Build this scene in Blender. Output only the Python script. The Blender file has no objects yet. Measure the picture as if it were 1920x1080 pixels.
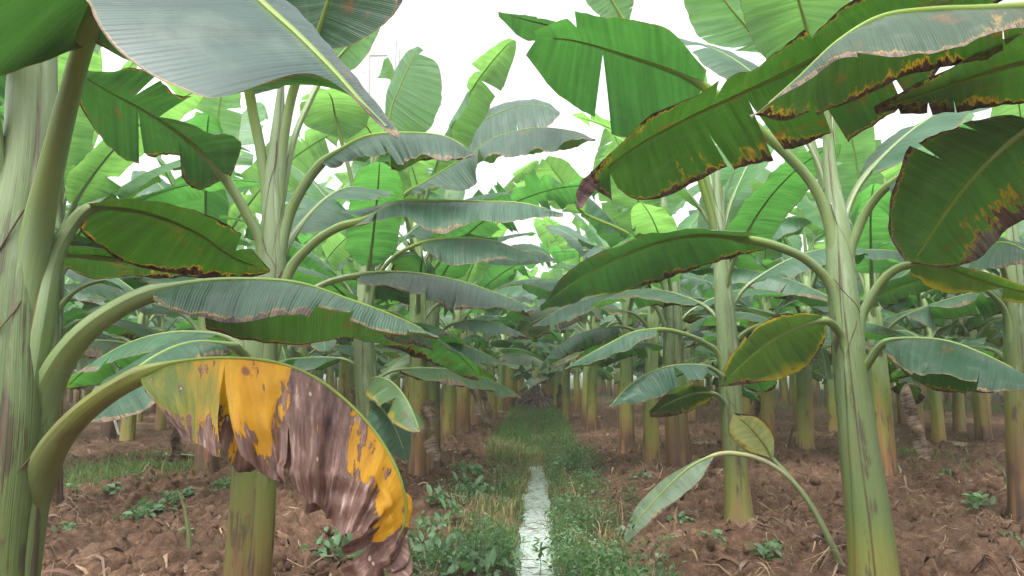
import bpy, math, random
import numpy as np
from mathutils import Vector, Matrix

random.seed(7)
rng = np.random.default_rng(7)
R = math.radians
scene = bpy.context.scene
COL = scene.collection

# ------------------------------------------------------------------ camera
F = 1400.0
CAM = np.array([0.0, 0.0, 1.45])
PITCH, YAW = R(6.52), R(1.64)
cam_d = bpy.data.cameras.new("camera")
cam_d.sensor_width = 36.0
cam_d.lens = 36.0 * F / 1920.0
cam_d.clip_start = 0.05
cam_d.clip_end = 3000
cam = bpy.data.objects.new("camera", cam_d)
COL.objects.link(cam)
cam.location = CAM
cam.rotation_euler = (R(90) + PITCH, 0, YAW)
scene.camera = cam
_rot = np.array((Matrix.Rotation(YAW, 3, 'Z') @ Matrix.Rotation(R(90) + PITCH, 3, 'X')))


def P(px, py, d):
    """a measured direction and a distance along the rows -> a point in the plantation"""
    v = _rot @ np.array([(px - 960) / F, (540 - py) / F, -1.0])
    return CAM + v * (d / v[1])


def pts(lst, dd=0.0):
    return np.array([P(a, b, c + dd) for a, b, c in lst])


def ground_at(px, py):
    v = _rot @ np.array([(px - 960) / F, (540 - py) / F, -1.0])
    t = -CAM[2] / v[2]
    return CAM + v * t


# ------------------------------------------------------------------ noise
def _h(ix, iy, s):
    n = (ix.astype(np.int64) * 374761393 + iy.astype(np.int64) * 668265263 + s * 974634777) & 0x7fffffff
    n = ((n ^ (n >> 13)) * 1274126177) & 0x7fffffff
    n = (n ^ (n >> 16)) & 0xffff
    return n / 65535.0


def vn(x, y, s=0):
    x = np.asarray(x, float); y = np.asarray(y, float)
    ix = np.floor(x); iy = np.floor(y)
    fx = x - ix; fy = y - iy
    fx = fx * fx * (3 - 2 * fx); fy = fy * fy * (3 - 2 * fy)
    a = _h(ix, iy, s); b = _h(ix + 1, iy, s); c = _h(ix, iy + 1, s); d = _h(ix + 1, iy + 1, s)
    return (a * (1 - fx) + b * fx) * (1 - fy) + (c * (1 - fx) + d * fx) * fy


def fbm(x, y, s=0, o=4):
    r = 0; a = .5; f = 1
    for k in range(o):
        r = r + a * vn(x * f, y * f, s + k); a *= .5; f *= 2.03
    return r


def clods(x, y, cell, s):
    gx = x / cell; gy = y / cell
    ix = np.floor(gx); iy = np.floor(gy)
    out = np.zeros_like(gx)
    for ox in (-1, 0, 1):
        for oy in (-1, 0, 1):
            cx = ix + ox; cy = iy + oy
            jx = cx + _h(cx, cy, s); jy = cy + _h(cx, cy, s + 1)
            r = .25 + .65 * _h(cx, cy, s + 2)
            hh = .3 + .7 * _h(cx, cy, s + 3)
            dd = ((gx - jx) ** 2 + (gy - jy) ** 2) / (r * r)
            out = np.maximum(out, np.sqrt(np.clip(1 - dd, 0, 1)) * r * hh)
    return out


def sstep(a, b, x):
    t = np.clip((x - a) / (b - a), 0, 1)
    return t * t * (3 - 2 * t)


DX = 0.03


def ground_z(x, y, fine=True):
    x = np.asarray(x, float); y = np.asarray(y, float)
    wob = .07 * (vn(y * .6, y * 0, 91) - .5) + .07 * (vn(y * 2.1, y * 0, 92) - .5) + .03 * (vn(y * 7, x * 3, 93) - .5)
    dx = np.abs(x - DX - wob)
    z = -0.13 + 0.13 * sstep(.045, .30, dx) + .05 * sstep(.4, 1.3, dx)
    z = z + .07 * (fbm(x * .7, y * .7, 5, 3) - .45) * sstep(.2, .8, dx)
    if fine:
        c = sstep(.45, 1.1, dx)
        wx = x + .06 * (vn(x * 7, y * 7, 40) - .5); wy = y + .06 * (vn(x * 7, y * 7, 41) - .5)
        z = z + c * (.26 * .62 * clods(wx, wy, .26, 11) * sstep(.3, .6, vn(x * 1.3, y * 1.3, 13)) + .12 * .85 * clods(wx, wy, .12, 21) * (.35 + 1.1 * vn(x * 2, y * 2, 3))
                     + .065 * 1.0 * clods(wx, wy, .065, 31) + .045 * (fbm(x * 11, y * 11, 8, 4) - .5) + .03 * np.abs(fbm(x * 24, y * 24, 18, 2) - .38))
        z = z + (1 - c) * .02 * (fbm(x * 12, y * 12, 9, 2) - .5)
    return z


# ------------------------------------------------------------------ node helpers
class NT:
    def __init__(self, mat):
        mat.use_nodes = True
        self.t = mat.node_tree
        self.t.nodes.clear()
        self.out = self.t.nodes.new('ShaderNodeOutputMaterial')

    def n(self, typ, **kw):
        nd = self.t.nodes.new(typ)
        for k, v in kw.items():
            setattr(nd, k, v)
        return nd

    def put(self, sock, v):
        if isinstance(v, bpy.types.NodeSocket):
            self.t.links.new(v, sock)
        elif v is not None:
            if isinstance(v, (tuple, list)) and len(v) == 3 and sock.type == 'RGBA':
                v = (*v, 1)
            sock.default_value = v

    def m(self, op, a, b=None, c=None, clamp=False):
        nd = self.n('ShaderNodeMath', operation=op, use_clamp=clamp)
        self.put(nd.inputs[0], a)
        if b is not None: self.put(nd.inputs[1], b)
        if c is not None: self.put(nd.inputs[2], c)
        return nd.outputs[0]

    def mix(self, f, a, b, mode='MIX'):
        nd = self.n('ShaderNodeMix', data_type='RGBA', blend_type=mode)
        self.put(nd.inputs[0], f); self.put(nd.inputs[6], a); self.put(nd.inputs[7], b)
        return nd.outputs[2]

    def ss(self, x, a, b):
        nd = self.n('ShaderNodeMapRange', interpolation_type='SMOOTHSTEP')
        self.put(nd.inputs[0], x); self.put(nd.inputs[1], a); self.put(nd.inputs[2], b)
        return nd.outputs[0]

    def mr(self, x, a, b, c, d):
        nd = self.n('ShaderNodeMapRange')
        self.put(nd.inputs[0], x)
        for i, v in enumerate((a, b, c, d)): self.put(nd.inputs[1 + i], v)
        return nd.outputs[0]

    def xyz(self, x=0.0, y=0.0, z=0.0):
        nd = self.n('ShaderNodeCombineXYZ')
        self.put(nd.inputs[0], x); self.put(nd.inputs[1], y); self.put(nd.inputs[2], z)
        return nd.outputs[0]

    def sep(self, v):
        nd = self.n('ShaderNodeSeparateXYZ')
        self.put(nd.inputs[0], v)
        return nd.outputs

    def noise(self, vec, scale=1.0, detail=2.0, rough=.5, dist=0.0):
        nd = self.n('ShaderNodeTexNoise')
        self.put(nd.inputs['Vector'], vec); self.put(nd.inputs['Scale'], scale)
        self.put(nd.inputs['Detail'], detail); self.put(nd.inputs['Roughness'], rough)
        self.put(nd.inputs['Distortion'], dist)
        return nd.outputs[0]

    def uv(self, name):
        return self.n('ShaderNodeUVMap', uv_map=name).outputs[0]

    def ramp(self, f, stops, interp='LINEAR'):
        nd = self.n('ShaderNodeValToRGB')
        cr = nd.color_ramp
        cr.interpolation = interp
        while len(cr.elements) < len(stops): cr.elements.new(.5)
        for e, (p, c) in zip(cr.elements, stops):
            e.position = p
            e.color = (*c, 1) if isinstance(c, (tuple, list)) else (c, c, c, 1)
        self.put(nd.inputs[0], f)
        return nd.outputs[0]

    def bump(self, h, strength=.3, dist=.01, normal=None):
        nd = self.n('ShaderNodeBump')
        self.put(nd.inputs['Height'], h); self.put(nd.inputs['Strength'], strength); self.put(nd.inputs['Distance'], dist)
        if normal is not None: self.put(nd.inputs['Normal'], normal)
        return nd.outputs[0]

    def pbsdf(self, col, rough=.5, spec=.5, normal=None):
        nd = self.n('ShaderNodeBsdfPrincipled')
        self.put(nd.inputs['Base Color'], col); self.put(nd.inputs['Roughness'], rough)
        self.put(nd.inputs['Specular IOR Level'], spec)
        if normal is not None: self.put(nd.inputs['Normal'], normal)
        return nd

    def finish(self, sh):
        self.t.links.new(sh, self.out.inputs[0])


def oseed(nt):
    oi = nt.n('ShaderNodeObjectInfo')
    return oi.outputs['Random']


def leaf_material(name, base, trans, edge=.012, spots=0.0, tf=.4, rough=.4, yellow=0.0, relief=.65, floor=.06):
    mat = bpy.data.materials.new(name)
    nt = NT(mat)
    u, v, _ = nt.sep(nt.uv('uv'))[:3]
    q, e, _ = nt.sep(nt.uv('metric'))[:3]
    rnd = oseed(nt)
    s10 = nt.m('MULTIPLY', rnd, 37.0)
    av = nt.m('ABSOLUTE', nt.m('SUBTRACT', v, .5))          # 0 midrib .5 edge
    streak = nt.noise(nt.xyz(nt.m('MULTIPLY', q, 34.0), nt.m('MULTIPLY', v, 1.4), s10), 1, 4, .65)
    broad = nt.noise(nt.xyz(nt.m('MULTIPLY', q, 4.0), nt.m('MULTIPLY', v, 2.5), s10), 1, 2, .5)
    val = nt.m('ADD', nt.m('MULTIPLY', streak, 1.25), nt.m('MULTIPLY', broad, .6))
    val = nt.m('ADD', val, .08)
    val = nt.m('MULTIPLY', val, nt.mr(rnd, 0, 1, .82, 1.18))
    gcol = nt.mix(1.0, base, nt.xyz(val, val, val), 'MULTIPLY')
    tcol = nt.mix(1.0, trans, nt.xyz(val, val, val), 'MULTIPLY')
    # paler along the midrib
    near = nt.ss(av, .05, .0)
    gcol = nt.mix(nt.m('MULTIPLY', near, .35), gcol, (.16, .24, .06))
    if yellow:
        yz = nt.ss(nt.m('ADD', nt.m('MULTIPLY', broad, .8), nt.m('MULTIPLY', nt.m('POWER', nt.m('MULTIPLY', av, 2.0), 3.0), yellow * .5)), .62, .85)
        gcol = nt.mix(nt.m('MULTIPLY', yz, .8), gcol, (.30, .24, .02))
        tcol = nt.mix(nt.m('MULTIPLY', yz, .8), tcol, (.62, .46, .03))
    # scorched margin: tongues follow the veins
    low = nt.noise(nt.xyz(nt.m('MULTIPLY', q, 2.6), nt.m('MULTIPLY', v, 1.2), nt.m('ADD', s10, 5.0)), 1, 1, .5)
    jag = nt.noise(nt.xyz(nt.m('MULTIPLY', q, 34.0), nt.m('MULTIPLY', v, 5.0), s10), 1, 5, .7)
    thr = nt.m('MULTIPLY', nt.m('ADD', nt.m('POWER', nt.ss(low, .36, .72), 1.6), floor), edge * 1.5)
    thr = nt.m('MULTIPLY', thr, nt.m('ADD', nt.m('MULTIPLY', nt.ss(jag, .3, .72), 1.9), .25))
    thr = nt.m('ADD', thr, .0012)
    dead = nt.ss(e, thr, nt.m('MULTIPLY', thr, .82))
    hj = nt.noise(nt.xyz(nt.m('MULTIPLY', q, 15.0), nt.m('MULTIPLY', v, 9.0), nt.m('ADD', s10, 2.0)), 1, 3, .6)
    halo = nt.m('MULTIPLY', nt.ss(e, nt.m('ADD', nt.m('MULTIPLY', thr, nt.mr(hj, .3, .7, 1.05, 1.8)), .002), thr), nt.mr(hj, .35, .65, .35, .95))
    if spots:
        sp = nt.noise(nt.xyz(nt.m('MULTIPLY', q, 5.0), nt.m('MULTIPLY', v, 5.0), nt.m('ADD', s10, 9.0)), 1, 4, .62)
        spd = nt.noise(nt.xyz(nt.m('MULTIPLY', q, 120.0), nt.m('MULTIPLY', v, 60.0), s10), 1, 2, .6)
        spm = nt.ss(nt.m('ADD', sp, nt.m('MULTIPLY', nt.m('SUBTRACT', spd, .5), .22)), .66 - .14 * spots, .74 - .12 * spots)
        gcol = nt.mix(nt.m('MULTIPLY', spm, .75), gcol, (.13, .062, .018))
        tcol = nt.mix(nt.m('MULTIPLY', spm, .75), tcol, (.17, .08, .014))
    drycol = nt.mix(nt.ss(streak, .35, .65), (.022, .014, .012), (.13, .085, .065))
    gcol = nt.mix(halo, gcol, (.34, .19, .02))
    tcol = nt.mix(halo, tcol, (.42, .24, .015))
    gcol = nt.mix(dead, gcol, drycol)
    tcol = nt.mix(dead, tcol, (.02, .012, .008))
    # ribbed surface
    fine = nt.m('SINE', nt.m('MULTIPLY', nt.m('ADD', q, nt.m('MULTIPLY', broad, .02)), 2 * math.pi / .0085))
    rib = nt.noise(nt.xyz(nt.m('MULTIPLY', q, 36.0), nt.m('MULTIPLY', v, .5), s10), 1, 2, .5)
    hgt = nt.m('ADD', nt.m('MULTIPLY', fine, .05), nt.m('MULTIPLY', rib, 1.3))
    wax_blotch = nt.noise(nt.xyz(nt.m('MULTIPLY', q, 7.0), nt.m('MULTIPLY', v, 6.0), nt.m('ADD', s10, 3.0)), 1, 5, .65)
    gcol = nt.mix(nt.m('MULTIPLY', nt.ss(wax_blotch, .50, .72), .30), gcol, (.16, .19, .15))  # blotchy wax, its gloss partly put into the colour as pale patches
    speck = nt.noise(nt.xyz(nt.m('MULTIPLY', q, 70.0), nt.m('MULTIPLY', v, 34.0), s10), 1, 2, .5)
    gcol = nt.mix(nt.m('MULTIPLY', nt.ss(speck, .70, .76), .55), gcol, (.06, .045, .02))
    nrm = nt.bump(hgt, relief, .010)
    pb = nt.pbsdf(gcol, nt.m('ADD', nt.m('ADD', rough - .05, nt.m('MULTIPLY', wax_blotch, .18)), nt.m('MULTIPLY', dead, .3)), .5, nrm)
    tr = nt.n('ShaderNodeBsdfTranslucent')
    nt.put(tr.inputs[0], tcol); nt.put(tr.inputs[1], nrm)
    mx = nt.n('ShaderNodeMixShader')
    nt.put(mx.inputs[0], nt.m('MULTIPLY', nt.m('SUBTRACT', 1.0, nt.m('MULTIPLY', dead, .85)), tf))
    nt.t.links.new(pb.outputs[0], mx.inputs[1]); nt.t.links.new(tr.outputs[0], mx.inputs[2])
    nt.finish(mx.outputs[0])
    return mat


def dying_material():
    mat = bpy.data.materials.new("dying leaf")
    nt = NT(mat)
    u, v, _ = nt.sep(nt.uv('uv'))[:3]
    q, e, _ = nt.sep(nt.uv('metric'))[:3]
    av = nt.m('MULTIPLY', nt.m('ABSOLUTE', nt.m('SUBTRACT', v, .5)), 2.0)
    nz = nt.noise(nt.xyz(nt.m('MULTIPLY', q, 19.0), nt.m('MULTIPLY', v, 4.5), 3.0), 1, 4, .6)
    nl = nt.noise(nt.xyz(nt.m('MULTIPLY', q, 34.0), nt.m('MULTIPLY', v, 4.0), 8.0), 1, 4, .6)
    bias = nt.ramp(u, [(0, .22), (.1, .20), (.24, .28), (.36, .37), (.42, .46), (.45, .95), (.555, .95), (.61, .50), (.70, .33), (.86, .26), (.885, .9), (1, 1.0)])
    vb = nt.m('MULTIPLY', nt.m('SUBTRACT', av, .50), .95)
    vb = nt.m('MAXIMUM', vb, nt.m('MULTIPLY', vb, .2))
    far = nt.m('MULTIPLY', nt.ss(u, .5, .62), nt.m('MULTIPLY', nt.ss(av, .38, .70), .35))
    b = nt.m('ADD', nt.m('ADD', nt.m('MULTIPLY', nt.ss(nz, .30, .70), .62), nt.m('MULTIPLY', nt.ss(nl, .3, .7), .30)), nt.m('ADD', bias, nt.m('ADD', vb, far)))
    brown = nt.ss(b, .97, 1.05)
    fringe = nt.ss(b, .84, 1.0)
    vo = nt.n('ShaderNodeTexVoronoi', feature='F1')
    nt.put(vo.inputs['Vector'], nt.xyz(nt.m('MULTIPLY', q, 24.0), nt.m('MULTIPLY', v, 9.0), 0.0)); nt.put(vo.inputs['Scale'], 1.0)
    pick = nt.sep(vo.outputs['Color'])[0]
    vd = nt.m('ADD', vo.outputs['Distance'], nt.m('MULTIPLY', nt.m('SUBTRACT', nl, .5), .35))
    rad_ = nt.mr(pick, .15, 1.0, .02, .34)
    spot = nt.m('MULTIPLY', nt.ss(vd, rad_, nt.m('MULTIPLY', rad_, .7)), nt.ss(pick, .12, .2))
    ring = nt.m('MULTIPLY', nt.ss(vd, nt.m('MULTIPLY', rad_, .4), nt.m('MULTIPLY', rad_, .2)), nt.ss(pick, .5, .6))
    yg = nt.ss(nt.m('ADD', u, nt.m('MULTIPLY', nt.m('SUBTRACT', nt.noise(nt.xyz(nt.m('MULTIPLY', q, 22.0), nt.m('MULTIPLY', v, 2.0), 1.0), 1, 3, .6), .5), .4)), .14, .30)
    yv = nt.mr(nl, .25, .75, .62, 1.05)
    fresh = nt.mix(yg, (.085, .125, .022), nt.mix(1.0, (.56, .28, .012), nt.xyz(yv, yv, yv), 'MULTIPLY'))
    fresh = nt.mix(nt.m('MULTIPLY', nt.ss(nl, .42, .62), .35), fresh, (.36, .25, .012))
    tfresh = nt.mix(yg, (.16, .26, .04), (.78, .42, .01))
    streak = nt.noise(nt.xyz(nt.m('MULTIPLY', q, 60.0), nt.m('MULTIPLY', v, 5.0), 2.0), 1, 4, .65)
    fold_tone = nt.noise(nt.xyz(nt.m('MULTIPLY', q, 11.0), nt.m('MULTIPLY', v, 4.0), 6.0), 1, 3, .6)
    dry = nt.ramp(nt.m('ADD', nt.m('MULTIPLY', streak, .55), nt.m('MULTIPLY', fold_tone, .5)),
                  [(.36, (.022, .012, .011)), (.47, (.075, .038, .030)), (.57, (.15, .082, .064)), (.70, (.48, .35, .29))])  # dry browns, with fold shadows and pale highlights mixed into the colour
    col = nt.mix(nt.m('MULTIPLY', fringe, .55), fresh, (.36, .15, .012))
    col = nt.mix(brown, col, dry)
    col = nt.mix(nt.m('MULTIPLY', spot, .85), col, (.10, .05, .038))
    col = nt.mix(nt.m('MULTIPLY', ring, .8), col, (.45, .34, .28))
    hgt = nt.m('ADD', nt.m('MULTIPLY', streak, .7), nt.m('MULTIPLY', nt.noise(nt.xyz(nt.m('MULTIPLY', q, 9.0), nt.m('MULTIPLY', v, 9.0), 0.0), 1, 4, .6), brown))
    nrm = nt.bump(hgt, .6, .012)
    pb = nt.pbsdf(col, .55, .35, nrm)
    tr = nt.n('ShaderNodeBsdfTranslucent')
    nt.put(tr.inputs[0], nt.mix(brown, tfresh, (.10, .05, .03)))
    mx = nt.n('ShaderNodeMixShader')
    nt.put(mx.inputs[0], nt.mr(brown, 0, 1, .35, .12))
    nt.t.links.new(pb.outputs[0], mx.inputs[1]); nt.t.links.new(tr.outputs[0], mx.inputs[2])
    nt.finish(mx.outputs[0])
    return mat


def dry_material(name, a=(.07, .042, .03), b=(.34, .25, .19)):
    mat = bpy.data.materials.new(name)
    nt = NT(mat)
    q, e, _ = nt.sep(nt.uv('metric'))[:3]
    rnd = oseed(nt)
    st = nt.noise(nt.xyz(nt.m('MULTIPLY', q, 50.0), nt.m('MULTIPLY', e, 9.0), nt.m('MULTIPLY', rnd, 30.0)), 1, 4, .65)
    tc = nt.n('ShaderNodeTexCoord').outputs['Object']
    big = nt.noise(tc, 7, 3, .6)
    f = nt.ss(nt.m('ADD', nt.m('MULTIPLY', st, .6), nt.m('MULTIPLY', big, .5)), .4, .72)
    col = nt.mix(f, a, b)
    nrm = nt.bump(st, .6, .008)
    pb = nt.pbsdf(col, .75, .25, nrm)
    tr = nt.n('ShaderNodeBsdfTranslucent'); nt.put(tr.inputs[0], col)
    mx = nt.n('ShaderNodeMixShader'); nt.put(mx.inputs[0], .2)
    nt.t.links.new(pb.outputs[0], mx.inputs[1]); nt.t.links.new(tr.outputs[0], mx.inputs[2])
    nt.finish(mx.outputs[0])
    return mat


def stalk_material(name, pale=(.150, .208, .066), line=1.0, brown=0.0):
    """petioles and midribs: waxy pale green, purple-brown sheath margins near the stem"""
    mat = bpy.data.materials.new(name)
    nt = NT(mat)
    a, l, _ = nt.sep(nt.uv('uv'))[:3]
    rnd = oseed(nt)
    st = nt.noise(nt.xyz(nt.m('MULTIPLY', a, 26.0), nt.m('MULTIPLY', l, 3.0), nt.m('MULTIPLY', rnd, 20.0)), 1, 3, .6)
    wax = nt.noise(nt.xyz(nt.m('MULTIPLY', a, 5.0), nt.m('MULTIPLY', l, 5.0), nt.m('MULTIPLY', rnd, 9.0)), 1, 3, .6)
    col = nt.mix(nt.ss(wax, .35, .7), pale, (pale[0] * .95, pale[1] * 1.0, pale[2] * 1.55))
    col = nt.mix(nt.m('MULTIPLY', nt.ss(st, .45, .7), .4), col, (pale[0] * .72, pale[1] * .8, pale[2] * .5))
    far = nt.ss(l, 1.0, 1.8)
    col = nt.mix(nt.m('MULTIPLY', far, .75), col, (.22, .32, .05))
    if brown:
        col = nt.mix(nt.ss(l, 1.15, .62), col, (.110, .140, .050))
        col = nt.mix(nt.m('MULTIPLY', nt.ss(wax, .5, .68), brown), col, (.10, .06, .03))
    # sheath margins
    d0 = nt.m('ABSOLUTE', nt.m('SUBTRACT', nt.m('ABSOLUTE', nt.m('SUBTRACT', a, .25)), .13))
    wl = nt.mr(l, 0.3, 1.1, .030, .010)
    ln = nt.ss(nt.m('ADD', d0, nt.m('MULTIPLY', nt.m('SUBTRACT', st, .5), .02)), wl, nt.m('MULTIPLY', wl, .4))
    ln = nt.m('MULTIPLY', ln, nt.ss(l, 1.4, .7))
    col = nt.mix(nt.m('MULTIPLY', ln, .85 * line), col, (.085, .035, .03))
    nrm = nt.bump(st, .18, .008)
    pb = nt.pbsdf(col, .42, .45, nrm)
    tr = nt.n('ShaderNodeBsdfTranslucent'); nt.put(tr.inputs[0], (.45, .58, .10, 1))
    mx = nt.n('ShaderNodeMixShader'); nt.put(mx.inputs[0], nt.m('MULTIPLY', far, .35))
    nt.t.links.new(pb.outputs[0], mx.inputs[1]); nt.t.links.new(tr.outputs[0], mx.inputs[2])
    nt.finish(mx.outputs[0])
    return mat


def stem_material(name, split=(.45, 1.0, 1.5), blotch=0.0, shade_lift=1.0):
    """pseudostem: brown and yellow-green leaf sheaths below, pale waxy green above"""
    mat = bpy.data.materials.new(name)
    nt = NT(mat)
    a, z, _ = nt.sep(nt.uv('uv'))[:3]
    c = nt.sep(nt.uv('metric'))[0]                      # distance from the sheath edge
    rnd = oseed(nt)
    s = nt.m('MULTIPLY', rnd, 40.0)
    ca = nt.m('MULTIPLY', nt.m('COSINE', nt.m('MULTIPLY', a, 2 * math.pi)), 1.0)
    sa = nt.m('MULTIPLY', nt.m('SINE', nt.m('MULTIPLY', a, 2 * math.pi)), 1.0)
    st = nt.noise(nt.xyz(nt.m('MULTIPLY', ca, 9.0), nt.m('MULTIPLY', sa, 9.0), nt.m('ADD', nt.m('MULTIPLY', z, 1.1), s)), 1, 4, .6)
    st2 = nt.noise(nt.xyz(nt.m('MULTIPLY', ca, 24.0), nt.m('MULTIPLY', sa, 24.0), nt.m('ADD', nt.m('MULTIPLY', z, 2.2), s)), 1, 3, .6)
    bl = nt.noise(nt.xyz(nt.m('MULTIPLY', ca, 1.5), nt.m('MULTIPLY', sa, 1.5), nt.m('ADD', nt.m('MULTIPLY', z, 3.2), s)), 1, 4, .6)
    zz = nt.m('ADD', z, nt.m('MULTIPLY', nt.m('SUBTRACT', st, .5), .9))
    zz = nt.m('ADD', zz, nt.m('MULTIPLY', nt.m('SUBTRACT', rnd, .5), .35))
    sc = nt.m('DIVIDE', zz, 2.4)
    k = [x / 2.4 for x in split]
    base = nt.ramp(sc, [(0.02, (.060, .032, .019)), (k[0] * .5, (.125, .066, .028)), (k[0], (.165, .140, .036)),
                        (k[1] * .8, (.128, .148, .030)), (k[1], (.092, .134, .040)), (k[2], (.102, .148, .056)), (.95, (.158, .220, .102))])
    col = nt.mix(nt.m('MULTIPLY', nt.ss(st2, .45, .72), .28), base, nt.mix(1.0, base, (.62, .52, .42), 'MULTIPLY'))
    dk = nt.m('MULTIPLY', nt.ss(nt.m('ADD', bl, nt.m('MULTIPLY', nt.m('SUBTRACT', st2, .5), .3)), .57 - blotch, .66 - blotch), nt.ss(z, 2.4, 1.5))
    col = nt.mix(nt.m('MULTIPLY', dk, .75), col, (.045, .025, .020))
    wp = nt.noise(nt.xyz(nt.m('MULTIPLY', ca, 1.7), nt.m('MULTIPLY', sa, 1.7), nt.m('ADD', nt.m('MULTIPLY', z, 1.3), nt.m('ADD', s, 7.0))), 1, 3, .55)
    wpm = nt.m('MULTIPLY', nt.ss(wp, .52, .62), nt.ss(z, 1.2, .5))
    col = nt.mix(nt.m('MULTIPLY', wpm, .75), col, nt.mix(st2, (.10, .045, .022), (.27, .14, .06)))
    wx = nt.m('MULTIPLY', nt.ss(bl, .46, .30), nt.ss(z, .9, 1.7))
    col = nt.mix(nt.m('MULTIPLY', wx, .5), col, (.28, .34, .25))
    ed = nt.ss(nt.m('ADD', c, nt.m('MULTIPLY', nt.m('SUBTRACT', st2, .5), .006)), .007, .002)
    col = nt.mix(nt.m('MULTIPLY', nt.m('MULTIPLY', ed, nt.ss(bl, .38, .55)), .8), col, (.075, .040, .030))
    if shade_lift != 1: col = nt.mix(1.0, col, (shade_lift, shade_lift * .98, shade_lift * .9), 'MULTIPLY')  # brightens the colour of stems standing in canopy shade
    nrm = nt.bump(nt.m('ADD', st2, nt.m('MULTIPLY', st, 1.5)), .30, .010)
    pb = nt.pbsdf(col, nt.mr(z, .2, 1.6, .52, .36), .5, nrm)
    nt.finish(pb.outputs[0])
    return mat


def plain_material(name, col, rough=.7, var=.3, scale=6.0, spec=.3, bump=0.0, trans=None, tf=.3):
    mat = bpy.data.materials.new(name)
    nt = NT(mat)
    geo = nt.n('ShaderNodeNewGeometry').outputs['Position']
    nz = nt.noise(geo, scale, 4, .6)
    rd = nt.n('ShaderNodeNewGeometry').outputs['Random Per Island']
    f = nt.m('ADD', nt.m('MULTIPLY', nt.m('SUBTRACT', nz, .5), 2 * var), nt.m('ADD', .7, nt.m('MULTIPLY', rd, .6)))
    c = nt.mix(1.0, col, nt.xyz(f, f, f), 'MULTIPLY')
    pb = nt.pbsdf(c, rough, spec, nt.bump(nz, bump, .01) if bump else None)
    if trans:
        tr = nt.n('ShaderNodeBsdfTranslucent'); nt.put(tr.inputs[0], nt.mix(1.0, trans, nt.xyz(f, f, f), 'MULTIPLY'))
        mx = nt.n('ShaderNodeMixShader'); nt.put(mx.inputs[0], tf)
        nt.t.links.new(pb.outputs[0], mx.inputs[1]); nt.t.links.new(tr.outputs[0], mx.inputs[2])
        nt.finish(mx.outputs[0])
    else:
        nt.finish(pb.outputs[0])
    return mat


GREEN, TGREEN = (.032, .082, .050), (.050, .19, .024)
M = {
    'fresh': leaf_material("leaf fresh", GREEN, TGREEN, .004, tf=.40),
    'burn': leaf_material("leaf scorched margin", (.027, .070, .040), (.040, .148, .018), .028, .25, tf=.30),
    'heavy': leaf_material("leaf heavily scorched", (.023, .058, .026), (.036, .118, .008), .044, .50, tf=.30, yellow=.2, floor=.13),
    'scorch': leaf_material("leaf scorched green", (.038, .088, .034), (.085, .245, .024), .042, .36, tf=.46, floor=.24),
    'old': leaf_material("leaf yellowing", (.044, .088, .038), (.085, .19, .014), .034, .35, tf=.33, yellow=1.0),
    'young': leaf_material("leaf young", (.080, .19, .080), (.23, .50, .095), .0015, tf=.50, rough=.36),
    'wax': leaf_material("leaf waxy", (.038, .084, .054), (.050, .155, .016), .016, .12, tf=.27, rough=.34, relief=1.0),
    'wax_soft': leaf_material("leaf waxy close", (.020, .048, .040), (.045, .14, .018), .012, .15, tf=.24, rough=.40, relief=.42),
    'row_fresh': leaf_material("row leaf fresh", (.052, .125, .072), (.105, .35, .055), .004, tf=.44),  # row leaves: lighter copies, colours raised against the dark under the canopy
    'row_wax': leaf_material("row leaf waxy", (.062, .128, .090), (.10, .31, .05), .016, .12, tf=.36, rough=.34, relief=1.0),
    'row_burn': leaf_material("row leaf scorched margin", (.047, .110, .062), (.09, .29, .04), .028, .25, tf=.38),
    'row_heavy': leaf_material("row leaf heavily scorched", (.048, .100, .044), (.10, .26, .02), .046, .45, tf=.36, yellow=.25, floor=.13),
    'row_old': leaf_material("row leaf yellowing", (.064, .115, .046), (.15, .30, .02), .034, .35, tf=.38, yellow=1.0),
    'dying': dying_material(),
    'dry': dry_material("dry leaf"),
    'tan': dry_material("dry tan leaf", (.22, .15, .09), (.55, .43, .31)),
    'stalk': stalk_material("leaf stalk"),
    'rib': stalk_material("leaf midrib", (.20, .29, .06), .4),
    'stalk_old': stalk_material("old leaf stalk", (.155, .165, .036), 1.0, .6),
    'pale': leaf_material("leaf pale", (.17, .25, .15), (.22, .33, .10), .012, .2, tf=.35),
    'pale_y': leaf_material("leaf pale blotched", (.30, .33, .17), (.45, .45, .12), .03, .8, tf=.35, yellow=.9),
    'white': dry_material("white papery sheath", (.45, .42, .36), (.72, .69, .62)),
    'purple_dry': dry_material("purplish dry leaf", (.075, .04, .042), (.26, .18, .175)),
    'stalk_tan': stalk_material("tan stalk", (.36, .34, .14), .4, .35),
    'edge': dry_material("sheath edge", (.10, .06, .045), (.20, .14, .10)),
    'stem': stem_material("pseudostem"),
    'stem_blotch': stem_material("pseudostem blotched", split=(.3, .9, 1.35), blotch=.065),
    'row_stem': stem_material("row pseudostem", shade_lift=1.7),  # row stems: same sheaths, colours brightened to offset canopy shade
    'row_stem_brown': stem_material("row pseudostem brown", split=(.7, 1.3, 1.8), shade_lift=1.7),
    'row_stem_green': stem_material("row pseudostem green", split=(.25, .9, 1.4), shade_lift=1.4),
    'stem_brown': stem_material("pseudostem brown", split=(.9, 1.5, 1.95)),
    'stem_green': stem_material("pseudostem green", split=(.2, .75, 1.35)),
}


# ------------------------------------------------------------------ object helpers
def set_uv(me, name, uvs):
    lay = me.uv_layers.new(name=name)
    li = np.empty(len(me.loops), np.int32)
    me.loops.foreach_get('vertex_index', li)
    lay.data.foreach_set('uv', np.asarray(uvs, np.float32)[li].ravel())


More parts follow.
